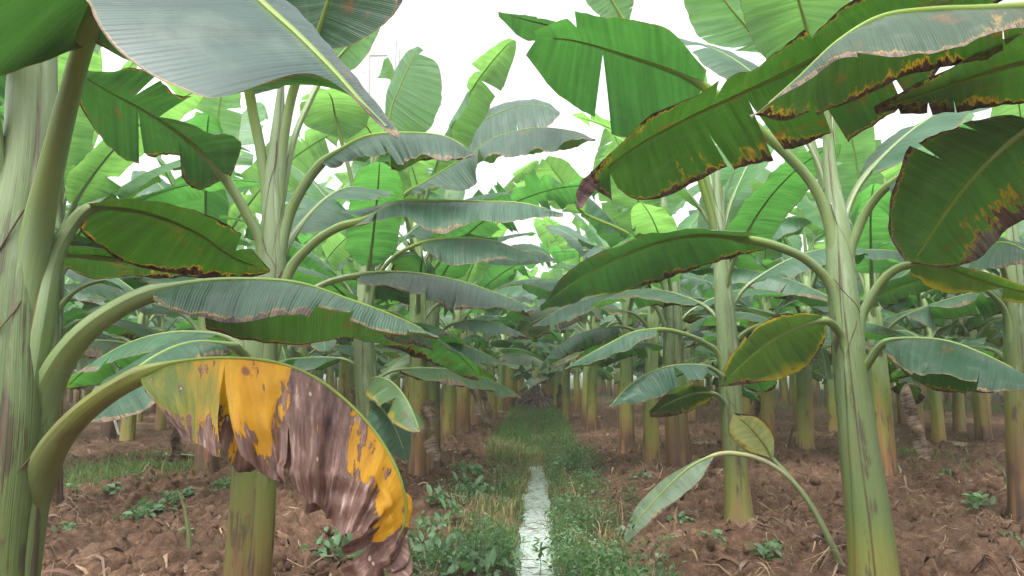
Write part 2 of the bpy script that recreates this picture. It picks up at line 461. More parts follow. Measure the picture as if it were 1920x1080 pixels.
def mesh(name, V, Fc, mats, uv=None, metric=None, midx=None, smooth=True):
    me = bpy.data.meshes.new(name)
    V = np.asarray(V, np.float64)
    me.from_pydata(V.tolist(), [], Fc if isinstance(Fc, list) else Fc.tolist())
    if uv is not None: set_uv(me, 'uv', uv)
    if metric is not None: set_uv(me, 'metric', metric)
    for m_ in mats: me.materials.append(m_)
    if midx is not None: me.polygons.foreach_set('material_index', np.asarray(midx, np.int32))
    if smooth: me.polygons.foreach_set('use_smooth', np.ones(len(me.polygons), bool))
    me.update()
    return me


def obj(name, me, parent=None, loc=None):
    o = bpy.data.objects.new(name, me)
    COL.objects.link(o)
    if parent is not None: o.parent = parent
    if loc is not None: o.location = loc
    return o


def tag(o, label=None, cat=None, group=None, kind=None):
    if label: o['label'] = label
    if cat: o['category'] = cat
    if group: o['group'] = group
    if kind: o['kind'] = kind
    return o


def empty(name, loc):
    o = bpy.data.objects.new(name, None)
    COL.objects.link(o)
    o.location = loc
    o.empty_display_size = .1
    return o


def cr(p, n):
    """Catmull-Rom through the points, n samples evenly spread over the point index"""
    p = np.asarray(p, float)
    k = len(p)
    if k == 2:
        t = np.linspace(0, 1, n)[:, None]
        return p[0] * (1 - t) + p[1] * t
    q = np.vstack([2 * p[0] - p[1], p, 2 * p[-1] - p[-2]])
    s = np.linspace(0, k - 1, n)
    i = np.minimum(s.astype(int), k - 2)
    t = (s - i)[:, None]
    a, b, c, d = q[i], q[i + 1], q[i + 2], q[i + 3]
    return .5 * (2 * b + (c - a) * t + (2 * a - 5 * b + 4 * c - d) * t ** 2 + (3 * b - a - 3 * c + d) * t ** 3)


def nrmz(a):
    return a / np.maximum(np.linalg.norm(a, axis=-1, keepdims=True), 1e-9)


def n1(x, s):
    return vn(x, np.zeros_like(np.asarray(x, float)) + s * 3.7, s)


def tube(path, rad, nseg=10, side=None, channel=0.0, flat=1.0):
    """tapered stalk; returns V, F, uv(angle, length)"""
    path = np.asarray(path); n = len(path)
    T = nrmz(np.gradient(path, axis=0))
    if side is None:
        o = path[-1] - path[0]; o[2] = 0
        if np.linalg.norm(o) < .05: o = np.array([1.0, 0, 0])
        o = o / np.linalg.norm(o)
        side = np.array([o[1], -o[0], 0.0])
    S = side - T * (T @ side)[:, None]
    S = nrmz(S)
    U = np.cross(S, T)
    th = np.linspace(0, 2 * np.pi, nseg + 1)
    sn = np.sin(th); cs = np.cos(th)
    rr = 1 - channel * np.clip(sn, 0, 1) ** 2
    V = path[:, None, :] + (S[:, None, :] * (cs * 1.0)[None, :, None] + U[:, None, :] * (sn * rr * flat)[None, :, None]) * np.asarray(rad)[:, None, None]
    L = np.concatenate([[0], np.cumsum(np.linalg.norm(np.diff(path, axis=0), axis=1))])
    uv = np.stack(np.broadcast_arrays((th / (2 * np.pi))[None, :], L[:, None]), -1).reshape(-1, 2)
    idx = np.arange(n * (nseg + 1)).reshape(n, nseg + 1)
    Fc = np.stack([idx[:-1, :-1], idx[:-1, 1:], idx[1:, 1:], idx[1:, :-1]], -1).reshape(-1, 4)
    return V.reshape(-1, 3), Fc, uv


def blade(mid, eL, eR, nv=8, bulge=.12, seed=0, wavy=.05, ragged=.03, tears=(), strip=.12, rip=.012, pleat=0.0):
    """two half blades between the midrib curve and the two margins; tears run along the veins"""
    nu = len(mid) - 1
    T = nrmz(np.gradient(mid, axis=0))
    arc = np.concatenate([[0], np.cumsum(np.linalg.norm(np.diff(mid, axis=0), axis=1))])
    u = np.linspace(0, 1, nu + 1)
    Vs, Fs, uvs, mets = [], [], [], []
    base = 0
    rs = random.Random(seed)
    up = sum((np.cross(E - mid, T) * s).sum(0)[2] for s, E in ((-1, eL), (1, eR)))
    flip = 1.0 if up >= 0 else -1.0
    for s, E in ((-1, eL), (1, eR)):
        W = E - mid
        rag = ragged * (1.3 * n1(arc * 9, seed + s) + 1.2 * n1(arc * 38, seed + 7 + s) - .6) + ragged * .5 * n1(arc * 120, seed + 3)
        W = W * (1 - rag)[:, None]
        wl = np.linalg.norm(W, axis=1)
        N = np.cross(W, T) * s
        bad = np.linalg.norm(N, axis=1) < 1e-6
        N[bad] = (0, 0, 1)
        N = nrmz(N) * flip
        wmax = wl.max()
        C = mid + .5 * W + N * (bulge * wl)[:, None]
        tr = sorted([(int(round(t[1] * nu)), t[2], (t[3] if len(t) > 3 else 1.0)) for t in tears if t[0] == s])
        tr = [t for t in tr if 2 < t[0] < nu - 1]
        cuts = {t[0]: t for t in tr}
        bounds = [0] + sorted(cuts) + [nu]
        vgrid = np.linspace(0, 1, nv + 1)
        ids = {}
        for b in range(len(bounds) - 1):
            i0, i1 = bounds[b], bounds[b + 1]
            if i1 <= i0: continue
            off = (rs.random() - .5) * 2 * strip if len(bounds) > 2 else 0
            sh = (rs.random() - .5) * 2 * strip * .5 if len(bounds) > 2 else 0
            for i in range(i0, i1 + 1):
                for j in range(nv + 1):
                    v = vgrid[j]
                    lc = cuts.get(i0) if b > 0 else None
                    rc = cuts.get(i1) if i1 < nu else None
                    p = (1 - v) ** 2 * mid[i] + 2 * v * (1 - v) * C[i] + v * v * (mid[i] + W[i])
                    wv = wavy * wmax * (v ** 1.4) * (n1(arc[i] * 7 + .7 * v, seed + 11 * s) - .5) * 2
                    wv += wavy * .30 * wmax * v * (n1(arc[i] * 26 + .3 * v, seed + 19 * s) - .5) * 2
                    if pleat: wv += pleat * wmax * v ** .8 * ((n1(arc[i] * 15 + .25 * v, seed + 5 * s) - .5) + .6 * (n1(arc[i] * 36 + .5 * v, seed + 6 * s) - .5) + .5 * (n1(arc[i] * 14 + v * 9, seed + 8) - .5)) * sstep(.22, .40, u[i])
                    p = p + N[i] * wv
                    # strips between tears hang a little differently
                    k = 0.0
                    f = (i - i0) / max(1, i1 - i0)
                    if lc is not None: k = max(k, (1 - f) * max(0, v - lc[1]))
                    if rc is not None: k = max(k, f * max(0, v - rc[1]))
                    if k: p = p + N[i] * (off * k * wmax * 1.6)
                    if lc is not None and v > lc[1]:
                        p = p + T[i] * (rip * lc[2] * (v - lc[1]) * max(0, 1 - f * 3) * 2 + sh * .02)
                    if rc is not None and v > rc[1]:
                        p = p - T[i] * (rip * rc[2] * (v - rc[1]) * max(0, 1 - (1 - f) * 3) * 2)
                    key = (i, j) if not (i in cuts and v > cuts[i][1]) else (i, j, b)
                    if key not in ids:
                        ids[key] = base + len(ids)
                        Vs.append(p); uvs.append((u[i], .5 + .5 * s * v)); mets.append((arc[i], (1 - v) * wl[i]))
            for i in range(i0, i1):
                for j in range(nv):
                    def g(ii, jj):
                        return ids[(ii, jj) if not (ii in cuts and vgrid[jj] > cuts[ii][1]) else (ii, jj, b)]
                    q = [g(i, j), g(i, j + 1), g(i + 1, j + 1), g(i + 1, j)]
                    Fs.append(q if s > 0 else q[::-1])
        base += len(ids)
    return np.array(Vs), Fs, np.array(uvs), np.array(mets)


def rib_radius(n, npet, r0, r1, r2, rp=None, pexp=3.8):
    """radius along stalk+midrib: wide sheath at the stem, rp up to the blade, r1 just inside it, r2 at the tip"""
    rp = rp or r1 * 1.4
    t = np.arange(n)
    a = np.clip(t / max(1, npet), 0, 1)
    pet = rp + (r0 - rp) * (1 - a) ** pexp
    b = np.clip((t - npet) / max(1, n - npet), 0, 1)
    k = np.clip(b / .16, 0, 1)
    bl = (r1 + (r2 - r1) * b ** .8) * 1.0 + (rp - r1) * (1 - k) ** 2
    return np.where(t <= npet, pet, bl)


# ------------------------------------------------------------------ leaf from curves
def make_leaf(name, pet, mid, L, Rr, matname, parent, origin, nu=80, nv=9, bulge=.1, seed=1, wavy=.05, ragged=.03,
              tears=(), strip=.12, r0=.066, r1=.017, r2=.004, rp=None, pexp=3.8, stalkmat='stalk', label=None, rip=.012, pleat=0.0, sidevec=None):
    """pet: points of the leaf stalk from the stem, ending where the blade begins; all in world space"""
    pet = np.asarray(pet); mid = np.asarray(mid)
    m = cr(mid, nu + 1) - origin
    eL = cr(L, nu + 1) - origin
    eR = cr(Rr, nu + 1) - origin
    V, Fc, uv, me_ = blade(m, eL, eR, nv, bulge, seed, wavy, ragged, tears, strip, rip, pleat)
    me = mesh(name, V, Fc, [M[matname]], uv, me_)
    o = obj('leaf', me, parent)
    if label: o['label'] = label
    full = np.vstack([np.asarray(pet)[:-1], mid])
    nfull = (len(full) - 1) * 10 + 1
    path = cr(full, nfull) - origin
    npet = (len(pet) - 1) * 10
    path = path[:-4]
    rad = rib_radius(len(path), npet, r0, r1, r2, rp, pexp)
    # the midrib stands just under the blade
    V2, F2, uv2 = tube(path, rad, 12, side=sidevec, channel=.35)
    me2 = mesh(name + ' midrib', V2, F2, [M[stalkmat]], uv2)
    obj('midrib', me2, o)
    return o


def sheath_edges(o, pet, centre, radii, origin, seed, mat, prad=.045, stem=(4, .35, 0)):
    """the dark margins of a leaf sheath: from the flanks of the leaf stalk they slant down and close round the stem"""
    rs = random.Random(seed)
    cz = centre[:, 2]
    path = cr(pet, 60)
    cx = np.interp(path[:, 2], cz, centre[:, 0]); cy = np.interp(path[:, 2], cz, centre[:, 1]); r = np.interp(path[:, 2], cz, radii)
    off = np.hypot(path[:, 0] - cx, path[:, 1] - cy)
    k = int(np.argmax(off > r * .9)) or 20
    az = math.atan2(path[min(k + 6, 59), 1] - cy[k], path[min(k + 6, 59), 0] - cx[k])
    z0 = path[k, 2]
    chunks = []
    kk = min(k + 4, 56)
    tg = nrmz((path[kk + 2] - path[kk - 2])[None])[0]
    sd = np.array([math.sin(az), -math.cos(az), 0])
    uu = np.cross(sd, tg)
    for s in (rs.choice((-1, 1)),):
        n = 30
        t = np.linspace(0, 1, n)
        drop = rs.uniform(.30, .5) * (1 if s > 0 else .7)
        ang = az - s * (R(30) + (1 - (1 - t) ** 1.4) * R(rs.uniform(70, 110)))
        z = z0 - drop * (t ** 1.15) + .02
        sh = sheath_set(*stem)
        prof = np.array([sheath_profile([a_], z_ - origin[2], sh, stem[2])[0][0] for a_, z_ in zip(ang, z)])
        rr = np.interp(z, cz, radii) * np.convolve(np.pad(prof, 6, 'edge'), np.ones(13) / 13, 'valid') * 1.02
        P_ = np.stack([np.interp(z, cz, centre[:, 0]) + np.cos(ang) * rr, np.interp(z, cz, centre[:, 1]) + np.sin(ang) * rr, z], -1)
        start = path[kk] + sd * s * prad * .72 + uu * prad * .55
        P_ = np.vstack([start[None], P_[2:]]) - origin
        P_ = cr(P_[[0, 4, 10, 16, 22, len(P_) - 1]], 40)
        V, Fc, uv = tube(P_, np.linspace(.0028, .0010, 40), 6, side=np.array([0, 0, 1.0]))
        chunks.append((V, Fc, uv, None, 0))
    obj('sheath_edge', cat_mesh('sheath edge', chunks, [M[mat]]), o)


def sheath_set(ns, twist, seed):
    rs = random.Random(seed)
    return [(2 * np.pi * (k + rs.uniform(-.25, .25)) / ns, rs.uniform(-twist, twist)) for k in range(ns)]


def sheath_profile(th, z, edges, seed):
    """relative radius and angle to the nearest sheath edge, round the stem at height z"""
    ns = len(edges)
    e = sorted(((a + tw * z) % (2 * np.pi)) for a, tw in edges)
    th = np.asarray(th, float)
    rr = np.ones(len(th)); dist = np.full(len(th), 9.0)
    for k in range(ns):
        span = (e[(k + 1) % ns] - e[k]) % (2 * np.pi) or 2 * np.pi
        f = ((th - e[k]) % (2 * np.pi)) / span
        inside = f < 1
        rr = np.where(inside, .90 + .09 * np.sin(np.pi * np.clip(f, 0, 1)) ** .7 + .11 * (1 - f) ** 1.5, rr)
        dist = np.where(inside, np.minimum(dist, np.minimum(f, 1 - f) * span), dist)
    return rr, dist


def make_stem(name, centre, radii, matname, nseg=132, ns=4, twist=.35, seed=0, nz=60, z0=0.0):
    """pseudostem of overlapping leaf sheaths: stepped sheath edges run up it"""
    c = cr(centre, nz); r = cr(np.asarray(radii)[:, None], nz)[:, 0]
    th = np.linspace(0, 2 * np.pi, nseg + 1)
    edges = sheath_set(ns, twist, seed)
    V = np.zeros((nz, nseg + 1, 3)); ed = np.zeros((nz, nseg + 1))
    zz = c[:, 2] - z0
    for i in range(nz):
        rr, dist = sheath_profile(th, zz[i], edges, seed)
        rr[-1] = rr[0]; dist[-1] = dist[0]
        lump = 1 + .05 * (vn(np.cos(th) * 1.6 + 9, np.sin(th) * 1.6 + zz[i] * 2.2, seed) - .5)
        fl = 1 + .22 * math.exp(-max(zz[i], 0) / .10)
        V[i, :, 0] = c[i, 0] + np.cos(th) * rr * lump * r[i] * fl
        V[i, :, 1] = c[i, 1] + np.sin(th) * rr * lump * r[i] * fl
        V[i, :, 2] = c[i, 2]
        ed[i] = dist * r[i]
    uv = np.stack(np.broadcast_arrays((th / (2 * np.pi))[None, :], zz[:, None]), -1).reshape(-1, 2)
    met = np.stack([ed, ed], -1).reshape(-1, 2)
    idx = np.arange(nz * (nseg + 1)).reshape(nz, nseg + 1)
    Fc = np.stack([idx[:-1, :-1], idx[:-1, 1:], idx[1:, 1:], idx[1:, :-1]], -1).reshape(-1, 4).tolist()
    Fc.append([int(x) for x in idx[-1, :-1]])
    return mesh(name, V.reshape(-1, 3), Fc, [M[matname]], uv, met)


# ------------------------------------------------------------------ leaves grown from angles
def grown_leaf(h, az, el0, el1, el2, lp, lb, w, droop, seed, root=(0, 0), fold=0.0, roll=0.0, nu=30):
    """returns pet, mid, L, R curves in plant space"""
    rs = random.Random(seed)
    o = np.array([math.cos(az), math.sin(az), 0]); S = np.array([math.sin(az), -math.cos(az), 0.0])
    z = np.array([0, 0, 1.0])
    side_bend = rs.uniform(-.25, .25)
    npt, nb = 6, 14
    p = np.array([root[0], root[1], h]); pet = [p]
    for i in range(npt):
        a = R(el0 + (el1 - el0) * ((i + .5) / npt) ** 1.4)
        p = p + (o * math.cos(a) + z * math.sin(a)) * lp / npt
        pet.append(p)
    mid = [p]; tans = []
    for i in range(nb):
        t = (i + .5) / nb
        a = R(el1 + (el2 - el1) * t ** 1.25)
        d = (o * math.cos(a) + z * math.sin(a)) + S * side_bend * t * .6
        d = d / np.linalg.norm(d)
        p = p + d * lb / nb
        mid.append(p); tans.append(d)
    mid = np.array(mid)
    m = cr(mid, nu + 1)
    T = nrmz(np.gradient(m, axis=0))
    Sv = nrmz(S - T * (T @ S)[:, None])
    U = np.cross(Sv, T)
    t = np.linspace(0, 1, nu + 1)
    prof = np.clip((t + .015) / .16, 0, 1) ** .55 * np.clip(1 - np.clip((t - .45) / .56, 0, 1) ** 2.6, 0, 1) ** .62
    prof = np.maximum(prof, .01)
    ro = R(roll) * (t * 1.0)
    dr = R(droop) * (.35 + .65 * np.sin(np.pi * np.clip(t * .9 + .1, 0, 1)))
    out = []
    for s in (-1, 1):
        ang = -dr + s * ro + (R(fold) if s > 0 else 0)
        lat = Sv * s * np.cos(ang)[:, None] + U * np.sin(ang)[:, None]
        fw = T * .10
        out.append(m + (lat + fw) * (w * prof * (1 + .05 * s))[:, None])
    return np.array(pet), mid, m, out[0], out[1]


# ------------------------------------------------------------------ prototypes of the rows
def build_proto(k, detail=1):
    """list of (part name, mesh, child meshes) in plant space"""
    rs = random.Random(100 + k)
    H = rs.uniform(1.9, 2.35)
    lean = (rs.uniform(-.12, .12), rs.uniform(-.12, .12))
    zs = [-.12, .3, .8, 1.3, H, H + .45]
    cen = [(lean[0] * (z_ / H) ** 2, lean[1] * (z_ / H) ** 2, z_) for z_ in zs]
    r0 = rs.uniform(.092, .112)
    rad = [r0 * 1.03, r0, r0 * .93, r0 * .86, r0 * .68, r0 * .35]
    sm = rs.choice(['row_stem', 'row_stem_brown', 'row_stem', 'row_stem_green'])
    stem = make_stem('banana pseudostem', cen, rad, sm, nseg=28 if detail else 14, ns=rs.choice([3, 4, 5]), seed=k, nz=30 if detail else 12)
    parts = []
    n = rs.choice([11, 12, 13])
    az = rs.uniform(0, 6.28)
    for i in range(n):
        az += R(rs.uniform(125, 175))
        f = i / (n - 1)
        h = H + .25 - .95 * f + rs.uniform(-.05, .05)
        el0 = 84 - 26 * f
        el1 = 80 - 76 * f ** 1.1 + rs.uniform(-9, 9)
        el2 = el1 - rs.uniform(24, 46) - 30 * f
        if i == 0:
            el1, el2 = 84, 72
        lb = rs.uniform(1.5, 2.0) * (.8 if i in (0, n - 1) else 1.0) * (.85 if f > .75 else 1.0)
        w = rs.uniform(.27, .345) * (.75 if i == 0 else 1.0) * (.88 if f > .75 else 1)
        lp = rs.uniform(.34, .52) + .32 * (1 - f)
        droop = rs.uniform(2, 22) + 34 * f * rs.uniform(.4, 1.1)
        cx = lean[0] * (h / H) ** 2; cy = lean[1] * (h / H) ** 2
        nu = 40 if detail else 14
        pet, mid, m, L, Rr = grown_leaf(h - .12, az, el0, el1, el2, lp, lb, w, droop, 1000 + 31 * k + i, (cx, cy),
                                        fold=rs.choice([0, 0, 0, 30, -20]), roll=rs.uniform(-30, 30), nu=nu)
        if f < .33: mn = 'young'
        elif f < .55: mn = rs.choice(['row_fresh', 'row_fresh', 'row_wax'])
        elif f < .72: mn = rs.choice(['row_wax', 'row_burn', 'row_fresh'])
        else: mn = rs.choice(['row_burn', 'row_burn', 'row_heavy', 'row_old', 'row_wax'])
        tears = []
        for s in (-1, 1):
            for _ in range(rs.choice([1, 2, 3, 4, 6, 8]) if detail else rs.choice([1, 2, 3])):
                tears.append((s, rs.uniform(.12, .93), rs.uniform(.05, .6), rs.uniform(.4, 2.2)))
        V, Fc, uv, met = blade(m, L, Rr, 6 if detail else 3, rs.uniform(.05, .16), 77 * k + i, rs.uniform(.07, .16), .05, tears, .5, .022)
        path = cr(np.vstack([pet[:-1], mid]), 46 if detail else 16)
        npet = int(len(path) * (len(pet) - 1) / (len(pet) + len(mid) - 2))
        rad2 = rib_radius(len(path), npet, .066, .016, .004)
        V2, F2, uv2 = tube(path[:-1], rad2[:-1], 8 if detail else 5, channel=.3)
        parts.append((V, Fc, uv, met, mn, V2, F2, uv2))
    # old dried leaves hanging down the stem
    hang = []
    for j in range(rs.choice([0, 0, 1, 1])):
        a = rs.uniform(0, 6.28); h = rs.uniform(.7, 1.1)
        pet, mid, m, L, Rr = grown_leaf(h, a, 30, -70, -88, .35, rs.uniform(.5, .8), .13, 60, 5000 + k * 9 + j, nu=18)
        m[:, 2] = np.maximum(m[:, 2], .03); L[:, 2] = np.maximum(L[:, 2], .02); Rr[:, 2] = np.maximum(Rr[:, 2], .02)
        V, Fc, uv, met = blade(m, L, Rr, 4, .3, 900 + k * 7 + j, .35, .12, [(-1, .4, .2), (1, .6, .1)], .5, .02)
        hang.append((V, Fc, uv, met, 'dry'))
    return stem, parts, hang


def cat_mesh(name, chunks, mats):
    """several (V, F, uv, met, material index) into ONE mesh"""
    VV, FF, UU, MM, MI = [], [], [], [], []
    b = 0
    for V, Fc, uv, met, mi in chunks:
        VV.append(V); UU.append(uv); MM.append(met if met is not None else uv)
        FF += [[int(x) + b for x in f] for f in (Fc if isinstance(Fc, list) else Fc.tolist())]
        MI += [mi] * len(Fc)
        b += len(V)
    return mesh(name, np.vstack(VV), FF, mats, np.vstack(UU), np.vstack(MM), MI)


N_PROTO = 8
PROTO_NEAR, PROTO_MID, PROTO_FAR = [], [], []
for k in range(N_PROTO):
    stem, parts, hang = build_proto(k, 1)
    near, midl = [], []
    for V, Fc, uv, met, mn, V2, F2, uv2 in parts:
        bl = mesh('banana leaf', V, Fc, [M[mn]], uv, met)
        rb = mesh('banana leaf midrib', V2, F2, [M['stalk']], uv2)
        near.append(('leaf', bl, rb))
        midl.append(('leaf', cat_mesh('banana leaf with midrib', [(V, Fc, uv, met, 0), (V2, F2, uv2, None, 1)], [M[mn], M['stalk']]), None))
    for V, Fc, uv, met, mn in hang:
        hm = mesh('hanging dry leaf', V, Fc, [M[mn]], uv, met)
        near.append(('dry_leaf', hm, None)); midl.append(('dry_leaf', hm, None))
    PROTO_NEAR.append((stem, near)); PROTO_MID.append((stem, midl))
    # far: one mesh for the whole plant
    stem2, parts2, hang2 = build_proto(k, 0)
    names = ['young', 'row_fresh', 'row_wax', 'row_burn', 'row_heavy', 'row_old', 'stalk']
    ch = []
    for V, Fc, uv, met, mn, V2, F2, uv2 in parts2:
        ch.append((V, Fc, uv, met, names.index(mn))); ch.append((V2, F2, uv2, None, 6))
    n_v = len(stem2.vertices)
    co = np.empty(n_v * 3); stem2.vertices.foreach_get('co', co)
    fs = [list(p.vertices) for p in stem2.polygons]
    suv = np.zeros((n_v, 2)); smet = np.zeros((n_v, 2))
    for p in stem2.polygons:
        for li in p.loop_indices:
            vi = stem2.loops[li].vertex_index
            suv[vi] = stem2.uv_layers['uv'].data[li].uv; smet[vi] = stem2.uv_layers['metric'].data[li].uv
    ch.append((co.reshape(-1, 3), fs, suv, smet, 7))
    PROTO_FAR.append((cat_mesh('whole banana plant', ch, [M[x] for x in names] + [stem2.materials[0]]), ch))

GROUP = "banana plants growing in rows"


def place_plant(x, y, k, rot, sc, label, lod, group=GROUP):
    z = float(ground_z(x, y, False))
    if lod == 2:
        o = bpy.data.objects.new('banana_plant', PROTO_FAR[k][0])
        COL.objects.link(o)
        o.location = (x, y, z)
    else:
        o = empty('banana_plant', (x, y, z))
        stem, leaves = (PROTO_NEAR if lod == 0 else PROTO_MID)[k]
        obj('pseudostem', stem, o)
        for nm, bl, rb in leaves:
            c = obj(nm, bl, o)
            if nm == 'dry_leaf': c['label'] = 'dry brown dead leaf hanging down'
            if rb is not None: obj('midrib', rb, c)
    o.rotation_euler = (0, 0, rot)
    o.scale = (sc, sc, sc)
    tag(o, label, 'banana plant', group)
    return o
# ------------------------------------------------------------------ the plants nearest the camera, each leaf as measured
LEAVES = {}


def hero_plant(label, stem, leaves, stemmat='stem', ns=4, seed=0, filler=(), twist=.35):
    c = pts([(a, b, d) for a, b, d, w in stem])
    r = np.array([.91 * w / 2 * d / F for a, b, d, w in stem])
    gz = float(ground_z(c[0][0], c[0][1], False))
    origin = np.array([c[0][0], c[0][1], gz])
    foot = c[0].copy(); foot[2] = gz - .12
    c = np.vstack([foot, c]); r = np.concatenate([[r[0] * 1.04], r])
    o = empty('banana_plant', origin)
    tag(o, label, 'banana plant', GROUP)
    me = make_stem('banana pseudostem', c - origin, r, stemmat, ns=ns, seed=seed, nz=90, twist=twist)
    obj('pseudostem', me, o)
    made = LEAVES[label] = []
    for i, lf in enumerate(leaves):
        lf = dict(lf)
        pet, mid, L, Rr = (pts(lf.pop(k)) for k in ('pet', 'mid', 'L', 'R'))
        # the stalk grows out of its sheath, which runs down inside the stem
        ax = lambda z_: np.array([np.interp(z_, c[:, 2], c[:, 0]), np.interp(z_, c[:, 2], c[:, 1]), z_])
        z0 = pet[0][2]; rs_ = float(np.interp(z0, c[:, 2], r))
        od = pet[2] - ax(min(pet[2][2], c[-1][2])); od[2] = 0
        od = od / max(np.linalg.norm(od), 1e-6)
        raw = pet
        pet = np.vstack([[ax(z0 - .42) + od * .10 * rs_], [ax(z0 - .16) + od * .28 * rs_], pet[1:]])
        lf['r0'] = max(.80 * rs_, .03)
        if seed == 1: lf['r0'], lf['pexp'] = .90 * rs_, 2.0
        if lf.get('mat') not in ('dying', 'wax_soft') and not lf.get('tears'):       # small splits along the margins
            rt = random.Random(seed * 90 + i)
            lf['tears'] = list(lf.get('tears', ())) + [(sd_, rt.uniform(.08, .95), rt.uniform(.45, .92), rt.uniform(.15, .7)) for sd_ in (-1, 1) for _ in range(rt.choice([1, 2, 3, 4]))]
        ob = make_leaf('banana leaf', pet, mid, L, Rr, lf.pop('mat', 'burn'), o, origin, seed=seed * 40 + i, **lf)
        made.append(ob)
        sheath_edges(ob, raw, c, r, origin, seed * 11 + i, 'edge', stem=(ns, twist, seed))
    for i, (h, az, el0, el1, el2, lp, lb, w, droop, mn) in enumerate(filler):
        # stem axis at that height
        k = int(np.argmin(np.abs(c[:, 2] - gz - h)))
        root = (c[k] - origin)[:2]
        pet, mid, m, L, Rr = grown_leaf(h, R(az), el0, el1, el2, lp, lb, w, droop, seed * 50 + i, root, nu=50)
        rs = random.Random(seed * 60 + i)
        tears = [(s, rs.uniform(.12, .93), rs.uniform(.05, .6), rs.uniform(.4, 2)) for s in (-1, 1) for _ in range(rs.choice([0, 1, 2, 3]))]
        V, Fc, uv, met = blade(m, L, Rr, 7, rs.uniform(.05, .16), seed * 70 + i, .08, .04, tears, .35, .014)
        bl = obj('leaf', mesh('banana leaf', V, Fc, [M[mn]], uv, met), o)
        path = cr(np.vstack([pet[:-1], mid]), 50)
        npet = int(50 * (len(pet) - 1) / (len(pet) + len(mid) - 2))
        V2, F2, uv2 = tube(path[:-1], rib_radius(50, npet, .056, .016, .004)[:-1], 10, channel=.3)
        obj('midrib', mesh('banana leaf midrib', V2, F2, [M['stalk']], uv2), bl)
    return o


